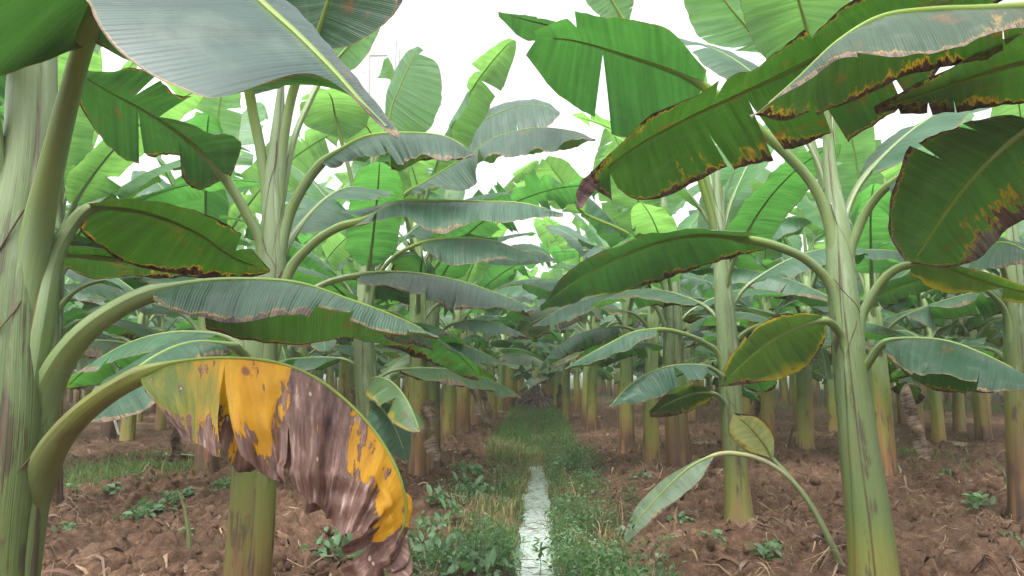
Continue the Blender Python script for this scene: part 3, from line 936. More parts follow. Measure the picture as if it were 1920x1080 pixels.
# --- large plant at the left edge of the view
hero_plant("very large close banana plant at the left edge, holding the yellow and brown dying leaf",
    [(-40, 1690, 2.05, 185), (-15, 1080, 2.05, 158), (10, 800, 2.05, 150), (25, 540, 2.05, 132), (56, 300, 2.05, 100), (62, 150, 2.05, 92), (75, -60, 2.05, 60), (80, -160, 2.05, 30)],
    [
     dict(pet=[(45, 620, 2.05), (60, 480, 2.03), (95, 320, 1.95), (135, 160, 1.82), (165, 62, 1.72)],
          mid=[(165, 62, 1.72), (215, -60, 1.6), (300, -130, 1.48), (400, -90, 1.40), (485, -2, 1.34), (560, 66, 1.30), (628, 135, 1.27), (690, 205, 1.25), (746, 259, 1.24)],
          L=[(150, 85, 1.72), (-30, 140, 1.72), (-60, 0, 1.40), (60, -100, 1.22), (150, -10, 1.15), (205, 95, 1.12), (380, 184, 1.10), (592, 140, 1.17), (747, 258, 1.235)],
          R=[(180, 80, 1.73), (260, 110, 1.86), (380, 30, 1.75), (470, -30, 1.62), (560, 15, 1.52), (615, 78, 1.46), (662, 140, 1.39), (712, 202, 1.31), (747, 257, 1.245)],
          mat='wax_soft', nu=110, nv=14, bulge=.06, wavy=.035, ragged=.008, r0=.050, r1=.016, rp=.024, label='broad blue-green arching leaf with a scorched edge'),
     dict(pet=[(30, 560, 2.05), (8, 400, 2.03), (-8, 260, 1.98), (-25, 130, 1.92)],
          mid=[(-25, 130, 1.92), (-60, 0, 1.9), (-150, -130, 1.88), (-300, -200, 1.85)],
          L=[(-35, 130, 1.95), (-150, 60, 2.1), (-260, -60, 2.1), (-305, -195, 1.9)],
          R=[(-18, 120, 1.9), (60, 50, 1.75), (20, -140, 1.7), (-300, -205, 1.82)], mat='heavy', r0=.045, rp=.024),
     dict(pet=[(45, 720, 2.05), (70, 600, 2.05), (95, 490, 2.07), (130, 425, 2.1), (172, 388, 2.12)],
          mid=[(172, 388, 2.12), (240, 392, 2.2), (310, 410, 2.32), (375, 440, 2.45), (440, 484, 2.6), (506, 508, 2.72)],
          L=[(160, 378, 2.05), (235, 372, 1.98), (325, 386, 2.06), (410, 414, 2.25), (468, 455, 2.45), (507, 506, 2.72)],
          R=[(160, 398, 2.15), (152, 432, 2.34), (225, 488, 2.5), (330, 512, 2.68), (430, 520, 2.76), (505, 511, 2.73)],
          mat='heavy', nu=90, bulge=.05, wavy=.035, ragged=.02, r0=.048, r1=.014, rp=.022, tears=[(-1, .78, .3, 1.5)], label='dark green underside with burnt ragged edge'),
     dict(pet=[(40, 760, 2.07), (65, 640, 2.15), (85, 540, 2.25), (105, 478, 2.4)],
          mid=[(105, 478, 2.4), (200, 484, 2.6), (300, 498, 2.85), (400, 512, 3.05), (468, 520, 3.15)],
          L=[(98, 460, 2.3), (190, 452, 2.42), (290, 472, 2.65), (390, 500, 2.95), (468, 518, 3.14)],
          R=[(98, 500, 2.6), (190, 521, 2.9), (300, 520, 3.1), (400, 524, 3.2), (467, 523, 3.17)], mat='heavy', r0=.04, rp=.02, nu=70, tears=[(-1, .35, .2, 2)]),
     dict(pet=[(30, 880, 2.08), (58, 800, 2.10), (84, 730, 2.09), (118, 668, 2.05), (166, 614, 2.01), (226, 573, 2.0), (288, 546, 2.0)],
          mid=[(288, 546, 2.0), (370, 529, 2.03), (460, 524, 2.08), (560, 531, 2.16), (650, 560, 2.24), (740, 593, 2.30), (822, 632, 2.35)],
          L=[(290, 550, 2.1), (370, 590, 2.42), (460, 622, 2.52), (560, 638, 2.56), (650, 636, 2.55), (740, 636, 2.5), (822, 634, 2.37)],
          R=[(286, 560, 1.93), (345, 588, 1.86), (430, 606, 1.86), (530, 590, 1.93), (625, 592, 2.04), (735, 625, 2.18), (822, 635, 2.34)],
          mat='wax', nu=110, nv=12, bulge=.10, wavy=.045, ragged=.015, r0=.052, r1=.015, rp=.030, label='long blue-green drooping leaf with a yellow scorched underside'),
     dict(pet=[(10, 1060, 2.10), (40, 990, 2.10), (66, 912, 2.08), (98, 842, 2.02), (142, 786, 1.94), (202, 736, 1.83), (266, 702, 1.74)],
          mid=[(266, 700, 1.74), (315, 682, 1.72), (372, 673, 1.70), (432, 671, 1.68), (500, 676, 1.66), (570, 697, 1.64), (638, 742, 1.62), (700, 806, 1.61), (744, 880, 1.60), (760, 945, 1.60), (752, 998, 1.59), (712, 1050, 1.58)],
          L=[(272, 720, 1.80), (318, 755, 1.86), (372, 800, 1.90), (432, 820, 1.90), (500, 850, 1.88), (570, 880, 1.84), (630, 930, 1.80), (670, 970, 1.76), (705, 1000, 1.72), (735, 1015, 1.68), (752, 1008, 1.65), (720, 1058, 1.60)],
          R=[(288, 748, 1.68), (330, 812, 1.60), (385, 846, 1.56), (442, 866, 1.54), (520, 900, 1.52), (566, 940, 1.50), (605, 962, 1.50), (640, 1004, 1.50), (664, 1006, 1.51), (636, 1030, 1.52), (652, 1085, 1.54), (716, 1100, 1.57)],
          mat='dying', nu=150, nv=20, bulge=.14, wavy=.15, ragged=.035, r0=.058, r1=.006, r2=.003, rp=.027, pleat=.30, stalkmat='stalk_old', rip=.016,
          tears=[(1, .262, .10, 1.0), (1, .43, .55, .6), (1, .86, .6, .8), (-1, .45, .5, 1.0)], strip=.10, label='dying leaf, yellow with dry brown patches, folded and hanging'),
    ], 'stem_blotch', ns=4, seed=1, twist=.6)

# --- second plant of the left row
hero_plant("tall banana plant behind the dying leaf, second along the left side of the ditch",
    [(455, 1165, 4.4, 96), (470, 1000, 4.4, 90), (479, 850, 4.4, 84), (490, 640, 4.4, 70), (512, 520, 4.4, 54), (513, 430, 4.4, 46), (512, 340, 4.4, 38), (522, 230, 4.4, 24), (528, 150, 4.4, 12)],
    [
     dict(pet=[(515, 560, 4.4), (492, 470, 4.38), (462, 400, 4.33), (430, 345, 4.27), (408, 318, 4.2)],
          mid=[(408, 318, 4.2), (370, 278, 4.1), (320, 238, 3.95), (265, 204, 3.8), (205, 172, 3.6), (130, 128, 3.4)],
          L=[(415, 340, 4.25), (375, 352, 4.35), (330, 306, 4.25), (275, 312, 4.2), (205, 272, 4.0), (125, 160, 3.5)],
          R=[(432, 332, 4.2), (452, 262, 3.9), (388, 237, 3.8), (330, 200, 3.65), (262, 160, 3.5), (140, 120, 3.38)],
          mat='burn', nu=100, nv=12, wavy=.09, bulge=.06, tears=[(-1, .36, .3, 1.5), (-1, .62, .15, 1.6), (1, .5, .1, 1.8), (1, .72, .4, 1)], strip=.25, r0=.07, r1=.022, label='dark green torn leaf seen from below'),
     dict(pet=[(513, 520, 4.4), (502, 400, 4.4), (490, 290, 4.38), (475, 215, 4.33), (465, 160, 4.25)],
          mid=[(465, 160, 4.25), (445, 90, 4.1), (425, 10, 3.9), (420, -80, 3.7)],
          L=[(455, 170, 4.25), (395, 150, 4.2), (330, 40, 4.0), (400, -90, 3.7)],
          R=[(478, 178, 4.25), (550, 150, 4.2), (555, 40, 4.0), (440, -90, 3.7)], mat='fresh', r0=.06, r1=.022),
     dict(pet=[(514, 470, 4.4), (524, 340, 4.4), (537, 230, 4.37), (556, 150, 4.3), (584, 92, 4.2)],
          mid=[(584, 92, 4.2), (603, 40, 4.1), (622, -25, 4.0), (640, -110, 3.85)],
          L=[(578, 100, 4.2), (530, 70, 4.3), (510, -30, 4.2), (600, -130, 3.9)],
          R=[(594, 98, 4.18), (680, 76, 4.05), (757, -5, 3.95), (690, -130, 3.85)], mat='burn', nu=90, nv=12, wavy=.03, r0=.06, r1=.02, bulge=.05),
     dict(pet=[(520, 400, 4.42), (545, 280, 4.5), (580, 190, 4.6), (610, 135, 4.7)],
          mid=[(610, 135, 4.7), (640, 100, 4.75), (680, 55, 4.8), (730, -10, 4.85)],
          L=[(604, 128, 4.7), (612, 85, 4.7), (660, 30, 4.75), (725, -20, 4.85)],
          R=[(620, 140, 4.7), (668, 128, 4.8), (705, 72, 4.85), (735, -5, 4.86)], mat='young', r0=.05, r1=.016),
     dict(pet=[(512, 530, 4.4), (535, 430, 4.38), (562, 362, 4.33), (602, 308, 4.25)],
          mid=[(602, 306, 4.25), (640, 280, 4.15), (690, 255, 4.02), (760, 249, 3.9), (835, 256, 3.8), (892, 289, 3.7)],
          L=[(598, 303, 4.3), (650, 300, 4.5), (700, 300, 4.5), (765, 298, 4.4), (840, 290, 4.2), (892, 291, 3.75)],
          R=[(618, 314, 4.15), (672, 303, 3.95), (728, 306, 3.72), (775, 292, 3.62), (842, 294, 3.6), (892, 292, 3.68)],
          mat='wax', nu=90, wavy=.08, bulge=.10, r0=.07, r1=.022, tears=[(1, .45, .4, 1), (-1, .5, .3, 1.5)], label='grey-green glossy leaf drooping to the right'),
     dict(pet=[(505, 640, 4.4), (535, 525, 4.38), (580, 462, 4.33), (635, 425, 4.25), (690, 410, 4.15)],
          mid=[(690, 410, 4.15), (745, 380, 4.05), (820, 377, 3.95), (900, 378, 3.88), (980, 381, 3.8), (1056, 400, 3.72)],
          L=[(640, 400, 4.3), (735, 398, 4.5), (820, 408, 4.45), (900, 406, 4.3), (980, 402, 4.05), (1056, 402, 3.75)],
          R=[(655, 432, 4.1), (738, 398, 3.85), (815, 436, 3.66), (890, 418, 3.62), (980, 414, 3.64), (1056, 403, 3.70)],
          mat='wax', nu=100, wavy=.06, bulge=.12, r0=.066, r1=.02, tears=[(1, .1, .3, 1.0)], label='long grey-green leaf lying almost level'),
     dict(pet=[(495, 690, 4.4), (540, 590, 4.45), (600, 535, 4.55), (680, 515, 4.6)],
          mid=[(680, 514, 4.6), (760, 511, 4.65), (850, 524, 4.7), (930, 549, 4.7), (1004, 579, 4.7)],
          L=[(680, 517, 4.8), (760, 528, 5.1), (850, 550, 5.1), (930, 570, 5.0), (1004, 581, 4.75)],
          R=[(668, 530, 4.45), (750, 547, 4.3), (840, 576, 4.3), (925, 583, 4.4), (1004, 583, 4.65)], mat='wax', wavy=.05, bulge=.1, nu=90, r0=.06),
     dict(pet=[(488, 760, 4.4), (468, 690, 4.25), (448, 655, 4.1), (430, 646, 4.0)],
          mid=[(430, 646, 4.0), (360, 642, 3.8), (290, 668, 3.6), (220, 722, 3.5), (150, 797, 3.45)],
          L=[(432, 655, 3.95), (385, 668, 3.55), (330, 735, 3.3), (255, 785, 3.25), (150, 800, 3.42)],
          R=[(425, 642, 4.05), (350, 640, 4.15), (255, 685, 3.95), (185, 735, 3.75), (148, 792, 3.5)], mat='burn', nu=90, wavy=.05, bulge=.12, r0=.055, r1=.018),
    ], 'stem', ns=5, seed=2,
    filler=[(1.9, 75, 70, 45, -10, .45, 1.5, .27, 25, 'row_fresh'), (1.5, 40, 55, 10, -50, .4, 1.4, .26, 40, 'row_burn'), (1.4, 160, 55, 8, -45, .4, 1.3, .25, 40, 'row_burn')])

# --- third of the left row
hero_plant("banana plant with a small drooping blue-green leaf, third along the left side of the ditch",
    [(704, 954, 8, 52), (700, 860, 8, 50), (690, 760, 8, 47), (683, 650, 8, 40), (686, 540, 8, 34), (692, 440, 8, 28), (697, 340, 8, 16), (700, 280, 8, 8)],
    [
     dict(pet=[(690, 470, 8), (692, 390, 7.95), (700, 320, 7.9), (724, 250, 7.85)],
          mid=[(724, 250, 7.85), (735, 200, 7.8), (752, 158, 7.75), (770, 120, 7.7), (786, 88, 7.65)],
          L=[(720, 245, 7.85), (724, 180, 7.95), (740, 135, 7.95), (758, 100, 7.85), (782, 86, 7.7)],
          R=[(745, 252, 7.8), (800, 248, 7.6), (828, 190, 7.5), (824, 118, 7.5), (792, 92, 7.6)], mat='young', r0=.05, nu=70, wavy=.03, ragged=.02, tears=[(1, .88, .3, 2.5)], label='upright bright green young leaf'),
     dict(pet=[(688, 480, 8), (672, 400, 7.95), (655, 320, 7.9), (638, 252, 7.85)],
          mid=[(638, 255, 7.85), (628, 215, 7.8), (622, 185, 7.6), (612, 168, 7.3)],
          L=[(628, 258, 7.9), (575, 235, 7.9), (562, 190, 7.7), (600, 165, 7.3)],
          R=[(650, 262, 7.85), (690, 235, 7.8), (684, 190, 7.6), (622, 165, 7.3)], mat='young', r0=.05, nu=60),
     dict(pet=[(690, 520, 8), (700, 450, 7.9), (725, 400, 7.8), (765, 360, 7.6)],
          mid=[(765, 360, 7.6), (790, 345, 7.5), (850, 308, 7.3), (920, 262, 7.0), (1000, 240, 6.8), (1075, 246, 6.6), (1116, 262, 6.5)],
          L=[(765, 355, 7.8), (800, 345, 7.9), (870, 320, 7.8), (935, 300, 7.6), (1000, 292, 7.4), (1070, 280, 7.0), (1116, 264, 6.55)],
          R=[(775, 370, 7.4), (820, 356, 7.1), (882, 350, 6.8), (915, 292, 6.6), (1005, 284, 6.4), (1080, 268, 6.4), (1116, 264, 6.48)], mat='wax', nu=90, wavy=.07, bulge=.1, r0=.06, tears=[(1, .46, .3, 1.5)]),
     dict(pet=[(684, 620, 8), (700, 540, 7.95), (735, 485, 7.85), (790, 455, 7.7)],
          mid=[(790, 455, 7.7), (850, 446, 7.5), (920, 450, 7.3), (980, 470, 7.1), (1040, 486, 7.0)],
          L=[(790, 450, 7.9), (850, 465, 8.1), (920, 475, 7.9), (980, 486, 7.6), (1040, 488, 7.05)],
          R=[(800, 470, 7.5), (850, 500, 7.2), (920, 490, 7.0), (985, 492, 6.9), (1040, 490, 6.95)], mat='burn', nu=80, bulge=.1),
     dict(pet=[(690, 800, 8), (700, 765, 7.9), (702, 748, 7.8)],
          mid=[(700, 750, 7.8), (720, 770, 7.6), (742, 805, 7.5), (765, 868, 7.5)],
          L=[(705, 748, 7.9), (745, 762, 7.75), (772, 805, 7.65), (768, 865, 7.5)],
          R=[(686, 755, 7.7), (690, 790, 7.4), (715, 838, 7.35), (762, 868, 7.48)], mat='wax', nu=60, wavy=.05, r0=.04, label='small blue-green leaf hanging low'),
    ], 'stem', ns=4, seed=3,
    filler=[(2.5, 100, 80, 66, 35, .5, 1.8, .29, 8, 'young'), (2.4, 160, 78, 58, 20, .5, 1.8, .29, 10, 'young'), (2.2, 30, 76, 52, 5, .5, 1.8, .29, 12, 'row_fresh'), (2.1, -70, 72, 46, 0, .5, 1.7, .28, 15, 'row_fresh'), (1.95, 200, 72, 48, 0, .45, 1.5, .27, 15, 'row_fresh'), (1.8, 250, 66, 30, -25, .45, 1.5, .27, 25, 'row_burn'), (1.75, 120, 70, 40, -15, .4, 1.5, .26, 20, 'row_fresh'),
            (1.6, 60, 60, 20, -35, .4, 1.5, .26, 30, 'row_burn'), (1.35, 180, 55, 5, -40, .4, 1.4, .25, 35, 'row_burn'), (1.2, -60, 50, 0, -50, .35, 1.3, .24, 45, 'row_old'), (1.25, 20, 50, 5, -35, .4, 1.5, .25, 45, 'row_heavy')])

# --- fourth of the left row
hero_plant("banana plant with a pale yellow-green stem, fourth along the left side of the ditch",
    [(806, 890, 10.9, 46), (805, 800, 10.9, 42), (806, 700, 10.9, 38), (808, 600, 10.9, 34), (812, 500, 10.9, 28), (816, 400, 10.9, 18), (818, 330, 10.9, 9)],
    [
     dict(pet=[(810, 520, 10.9), (814, 420, 10.9), (824, 340, 10.9), (842, 286, 10.85)],
          mid=[(842, 284, 10.85), (892, 236, 10.6), (950, 206, 10.3), (1010, 196, 10.0), (1050, 212, 9.8)],
          L=[(838, 272, 11.0), (895, 218, 10.9), (955, 192, 10.6), (1012, 188, 10.2), (1050, 208, 9.85)],
          R=[(850, 300, 10.7), (895, 290, 10.3), (960, 262, 9.9), (1022, 240, 9.7), (1050, 214, 9.76)], mat='wax', nu=70, r0=.06),
     dict(pet=[(812, 500, 10.9), (822, 400, 10.9), (845, 310, 10.9), (878, 245, 10.8)],
          mid=[(878, 245, 10.8), (890, 222, 10.75), (902, 198, 10.7), (914, 178, 10.6)],
          L=[(872, 242, 10.9), (872, 222, 10.9), (888, 196, 10.8), (912, 176, 10.65)],
          R=[(888, 246, 10.7), (908, 230, 10.6), (920, 205, 10.55), (917, 178, 10.58)], mat='young', nu=50, r0=.05),
     dict(pet=[(808, 620, 10.9), (830, 545, 10.8), (870, 500, 10.6), (915, 482, 10.4)],
          mid=[(915, 482, 10.4), (960, 474, 10.2), (1010, 470, 10), (1040, 490, 9.8)],
          L=[(915, 476, 10.6), (960, 462, 10.6), (1010, 462, 10.3), (1040, 488, 9.9)],
          R=[(918, 498, 10.2), (965, 502, 9.8), (1010, 494, 9.6), (1040, 492, 9.75)], mat='fresh', nu=60, r0=.055),
     dict(pet=[(806, 700, 10.9), (815, 650, 10.8), (832, 618, 10.6), (852, 606, 10.4)],
          mid=[(852, 606, 10.4), (890, 600, 10.2), (935, 606, 10.0), (986, 630, 9.8)],
          L=[(852, 604, 10.6), (890, 604, 10.7), (935, 614, 10.5), (986, 631, 9.9)],
          R=[(850, 616, 10.2), (890, 625, 9.8), (940, 630, 9.6), (986, 632, 9.75)], mat='wax', nu=60, r0=.05),
     dict(pet=[(805, 740, 10.9), (795, 690, 10.7), (785, 655, 10.4), (782, 640, 10.1)],
          mid=[(782, 640, 10.1), (830, 638, 9.6), (885, 652, 9.3), (948, 682, 9.1)],
          L=[(784, 638, 10.3), (832, 645, 10.0), (885, 665, 9.8), (948, 683, 9.2)],
          R=[(776, 652, 9.9), (826, 662, 9.2), (885, 678, 8.95), (948, 685, 9.05)], mat='burn', nu=60, r0=.05, label='long leaf with a brown burnt edge drooping towards the ditch'),
    ], 'stem', ns=5, seed=10,
    filler=[(2.75, 80, 82, 70, 45, .5, 1.7, .28, 6, 'young'), (2.7, -100, 80, 64, 30, .5, 1.7, .29, 8, 'young'), (2.6, 170, 76, 56, 15, .5, 1.8, .30, 12, 'young'), (2.45, 30, 72, 46, 0, .5, 1.8, .30, 12, 'row_fresh'),
            (2.3, -60, 68, 36, -15, .5, 1.8, .30, 18, 'row_fresh'), (2.1, 120, 64, 26, -25, .5, 1.7, .29, 22, 'row_wax'), (1.8, -150, 58, 12, -40, .45, 1.6, .28, 30, 'row_burn'), (1.5, 60, 54, 4, -45, .4, 1.5, .26, 38, 'row_heavy')])

# --- plant at the right, its stem outside the view, its leaves reaching in
hero_plant("banana plant whose big scorched dark leaves reach in over the upper right corner",
    [(2330, 1600, 2.25, 170), (2330, 1080, 2.3, 160), (2325, 600, 2.35, 130), (2320, 350, 2.35, 100), (2315, 100, 2.35, 70), (2310, -50, 2.35, 30)],
    [
     dict(pet=[(2315, 240, 2.35), (2250, 60, 2.4), (2150, -60, 2.45), (2020, -80, 2.5), (1880, -42, 2.55)],
          mid=[(1880, -42, 2.55), (1740, 14, 2.62), (1600, 72, 2.7), (1450, 146, 2.8), (1300, 216, 2.9), (1190, 276, 3.0), (1112, 338, 3.08)],
          L=[(1880, 0, 2.65), (1780, 85, 2.85), (1668, 205, 3.0), (1520, 282, 3.1), (1370, 328, 3.2), (1215, 388, 3.25), (1116, 356, 3.12)],
          R=[(1870, -80, 2.45), (1700, -70, 2.4), (1560, 12, 2.42), (1440, 104, 2.5), (1325, 165, 2.62), (1190, 240, 2.8), (1105, 318, 3.03)],
          mat='heavy', nu=150, nv=14, bulge=.05, wavy=.05, ragged=.02, r1=.02, strip=.18, rip=.010, sidevec=np.array([0., 1, 0]),
          tears=[(-1, .30, .45, 1.3), (-1, .44, .3, 1.2), (-1, .56, .2, 1.8), (-1, .66, .3, .8), (1, .62, .2, 1.0), (1, .40, .5, .8), (-1, .93, .2, 2)], label='big dark leaf with black and orange burnt edge, seen from below'),
     dict(pet=[(2318, 330, 2.35), (2260, 170, 2.3), (2150, 50, 2.22), (2040, 14, 2.16), (1950, 12, 2.1)],
          mid=[(1950, 12, 2.1), (1840, 16, 2.06), (1740, 19, 2.02), (1650, 32, 2.0), (1570, 78, 2.0), (1490, 152, 2.02), (1410, 220, 2.05)],
          L=[(1950, 60, 2.3), (1840, 105, 2.42), (1735, 128, 2.45), (1640, 166, 2.45), (1555, 200, 2.4), (1480, 232, 2.28), (1410, 222, 2.08)],
          R=[(1950, 50, 1.98), (1880, 60, 1.88), (1790, 92, 1.82), (1690, 112, 1.80), (1575, 102, 1.84), (1490, 160, 1.93), (1408, 221, 2.03)],
          mat='heavy', nu=120, nv=12, bulge=.08, wavy=.04, ragged=.02, r1=.018, sidevec=np.array([0., 1, 0]), label='grey-green leaf with a pinkish brown dead margin'),
     dict(pet=[(2320, 380, 2.35), (2260, 230, 2.4), (2150, 130, 2.45), (2020, 102, 2.5)],
          mid=[(2020, 102, 2.5), (1920, 116, 2.55), (1830, 142, 2.6), (1740, 174, 2.66), (1640, 207, 2.72)],
          L=[(2020, 160, 2.7), (1920, 196, 2.85), (1830, 204, 2.88), (1740, 212, 2.85), (1640, 209, 2.74)],
          R=[(2015, 60, 2.35), (1910, 66, 2.32), (1820, 106, 2.38), (1730, 156, 2.5), (1640, 205, 2.7)], mat='heavy', nu=90, nv=10, wavy=.05, r1=.018, sidevec=np.array([0., 1, 0])),
     dict(pet=[(2322, 460, 2.35), (2250, 310, 2.45), (2150, 215, 2.55), (2040, 205, 2.65), (1950, 228, 2.7)],
          mid=[(1950, 228, 2.7), (1890, 268, 2.75), (1830, 326, 2.8), (1780, 388, 2.86), (1735, 455, 2.92), (1712, 492, 2.96)],
          L=[(1985, 300, 2.75), (1960, 385, 2.85), (1905, 425, 2.92), (1845, 480, 2.98), (1785, 502, 3.02), (1712, 496, 2.98)],
          R=[(1900, 218, 2.62), (1800, 236, 2.55), (1722, 268, 2.58), (1690, 335, 2.68), (1664, 430, 2.82), (1692, 488, 2.93)],
          mat='scorch', nu=110, nv=14, bulge=.06, wavy=.05, ragged=.025, r1=.018, sidevec=np.array([.7, .7, 0]), tears=[(1, .42, .55, 1.0), (1, .2, .6, .8)], label='broad rust-spotted leaf hanging tip down'),
    ], 'stem', seed=4)

lf_ = LEAVES["banana plant whose big scorched dark leaves reach in over the upper right corner"][0]
base_ = np.array(lf_.parent.location)
for q_, (a_, b_, c_) in enumerate((([(1116, 330, 3.07), (1100, 345, 3.08), (1088, 362, 3.09), (1082, 388, 3.1)], [(1108, 322, 3.05), (1086, 338, 3.06), (1076, 360, 3.07), (1078, 386, 3.09)], [(1124, 342, 3.1), (1112, 356, 3.12), (1098, 372, 3.12), (1086, 390, 3.11)]),)):
    m_, l_, r_ = (cr(pts(x_), 19) - base_ for x_ in (a_, b_, c_))
    V_, F_, u_, e_ = blade(m_, l_, r_, 5, .25, 40 + q_, .5, .12, pleat=.6)
    obj('dry_scrap', mesh('dry leaf scrap', V_, F_, [M['purple_dry']], u_, e_), lf_)

# --- main plant on the right
hero_plant("big smooth-stemmed banana plant on the right, its whole pale green stem in view",
    [(1646, 1151, 4.5, 96), (1632, 1000, 4.5, 86), (1613, 850, 4.5, 74), (1596, 700, 4.5, 64), (1586, 600, 4.5, 60), (1578, 520, 4.5, 56), (1572, 440, 4.5, 50), (1560, 350, 4.5, 32), (1553, 270, 4.5, 22), (1549, 180, 4.5, 15), (1547, 120, 4.5, 8)],
    [
     dict(pet=[(1578, 520, 4.5), (1558, 430, 4.48), (1528, 352, 4.45), (1480, 294, 4.4), (1400, 222, 4.3), (1318, 160, 4.2)],
          mid=[(1318, 160, 4.2), (1255, 131, 4.12), (1165, 101, 4.05), (1080, 77, 4.0), (1008, 70, 3.96)],
          L=[(1312, 175, 4.25), (1272, 235, 4.5), (1178, 242, 4.52), (1062, 196, 4.42), (985, 105, 4.08)],
          R=[(1325, 130, 4.1), (1250, 60, 3.78), (1150, 38, 3.72), (1060, 28, 3.74), (1000, 58, 3.92)],
          mat='fresh', nu=110, nv=12, bulge=.06, wavy=.04, ragged=.012, r0=.075, r1=.022, strip=.10, rip=.02, tears=[(-1, .60, .08, 1.6), (1, .72, .5, .8)], label='broad mid-green leaf with one long split'),
     dict(pet=[(1572, 430, 4.5), (1556, 330, 4.5), (1550, 230, 4.48), (1535, 140, 4.42)],
          mid=[(1535, 140, 4.42), (1515, 60, 4.3), (1490, -20, 4.15), (1450, -110, 3.95)],
          L=[(1525, 142, 4.42), (1430, 110, 4.35), (1385, 0, 4.2), (1400, -110, 3.95)],
          R=[(1545, 140, 4.42), (1600, 90, 4.4), (1590, -30, 4.2), (1490, -120, 3.95)], mat='young', nu=80, r0=.045, r1=.018),
     dict(pet=[(1570, 440, 4.52), (1540, 330, 4.6), (1500, 200, 4.7), (1440, 98, 4.75)],
          mid=[(1440, 98, 4.75), (1405, 55, 4.72), (1370, 15, 4.68), (1330, -40, 4.6)],
          L=[(1428, 100, 4.75), (1325, 80, 4.7), (1288, 25, 4.65), (1280, -40, 4.58)],
          R=[(1448, 88, 4.75), (1470, 30, 4.75), (1430, -30, 4.7), (1345, -60, 4.6)], mat='young', nu=70, r0=.045, r1=.018),
     dict(pet=[(1584, 600, 4.5), (1590, 500, 4.47), (1610, 425, 4.42), (1636, 378, 4.35), (1668, 345, 4.25)],
          mid=[(1668, 345, 4.25), (1720, 312, 4.1), (1790, 296, 3.95), (1870, 300, 3.8), (1960, 330, 3.65)],
          L=[(1660, 338, 4.3), (1720, 305, 4.4), (1790, 300, 4.35), (1870, 320, 4.1), (1960, 332, 3.7)],
          R=[(1672, 368, 4.15), (1728, 350, 3.8), (1800, 340, 3.6), (1870, 340, 3.55), (1960, 334, 3.62)], mat='wax', nu=80, r0=.068, r1=.02),
     dict(pet=[(1590, 650, 4.5), (1566, 555, 4.47), (1520, 492, 4.42), (1455, 460, 4.35), (1392, 448, 4.3)],
          mid=[(1392, 447, 4.3), (1320, 440, 4.2), (1250, 450, 4.1), (1170, 478, 4.0), (1090, 520, 3.92), (1012, 576, 3.85)],
          L=[(1452, 438, 4.2), (1330, 426, 3.95), (1240, 434, 3.85), (1150, 462, 3.8), (1075, 505, 3.78), (1012, 572, 3.84)],
          R=[(1440, 462, 4.5), (1352, 486, 4.65), (1275, 516, 4.6), (1185, 542, 4.4), (1100, 556, 4.2), (1014, 582, 3.9)],
          mat='burn', nu=110, nv=12, bulge=.10, wavy=.05, ragged=.02, r0=.066, r1=.021, sidevec=np.array([0., 1, 0]), tears=[(-1, .2, .5, 1)], label='long leaf reaching left over the ditch, dark below and silvery above'),
     dict(pet=[(1600, 720, 4.5), (1610, 620, 4.47), (1632, 558, 4.42), (1668, 512, 4.35), (1712, 494, 4.25)],
          mid=[(1712, 494, 4.25), (1770, 502, 4.1), (1830, 522, 3.95), (1890, 540, 3.85), (1970, 560, 3.75)],
          L=[(1700, 488, 4.2), (1770, 492, 3.9), (1840, 508, 3.75), (1895, 528, 3.7), (1970, 556, 3.72)],
          R=[(1705, 510, 4.4), (1760, 545, 4.5), (1830, 556, 4.4), (1890, 560, 4.2), (1970, 564, 3.8)], mat='old', nu=90, r0=.064, r1=.02),
     dict(pet=[(1598, 720, 4.5), (1584, 650, 4.45), (1568, 615, 4.4), (1545, 600, 4.3)],
          mid=[(1545, 600, 4.3), (1500, 612, 4.2), (1450, 636, 4.1), (1400, 675, 4.02), (1350, 724, 3.95)],
          L=[(1540, 590, 4.25), (1490, 586, 3.95), (1430, 602, 3.82), (1378, 655, 3.82), (1350, 720, 3.94)],
          R=[(1552, 615, 4.4), (1538, 655, 4.55), (1490, 702, 4.5), (1425, 722, 4.3), (1352, 726, 3.98)], mat='old', nu=90, nv=10, bulge=.08, r0=.06, r1=.018, sidevec=np.array([0., 1, 0]), label='short leaf dipping left with a yellow lower edge'),
     dict(pet=[(1606, 790, 4.5), (1616, 715, 4.47), (1634, 670, 4.4), (1662, 642, 4.3)],
          mid=[(1662, 640, 4.3), (1715, 634, 4.15), (1780, 640, 4.0), (1850, 666, 3.88), (1930, 706, 3.8)],
          L=[(1662, 644, 4.5), (1700, 712, 4.55), (1770, 740, 4.4), (1840, 746, 4.2), (1930, 716, 3.85)],
          R=[(1664, 668, 4.15), (1705, 700, 3.85), (1765, 712, 3.66), (1840, 730, 3.6), (1930, 728, 3.72)], mat='burn', nu=100, nv=12, bulge=.10, wavy=.05, r0=.052, r1=.018, label='blue-green leaf folded down on the right, yellow beneath'),
    ], 'stem_green', ns=4, seed=5, twist=.5,
    filler=[(2.5, 60, 82, 70, 45, .5, 1.8, .29, 8, 'young'), (2.4, 120, 78, 60, 20, .5, 1.8, .29, 10, 'row_fresh'), (2.2, 20, 72, 44, 0, .5, 1.7, .28, 15, 'row_fresh'), (1.3, 75, 60, 25, -30, .4, 1.4, .25, 30, 'row_burn')])

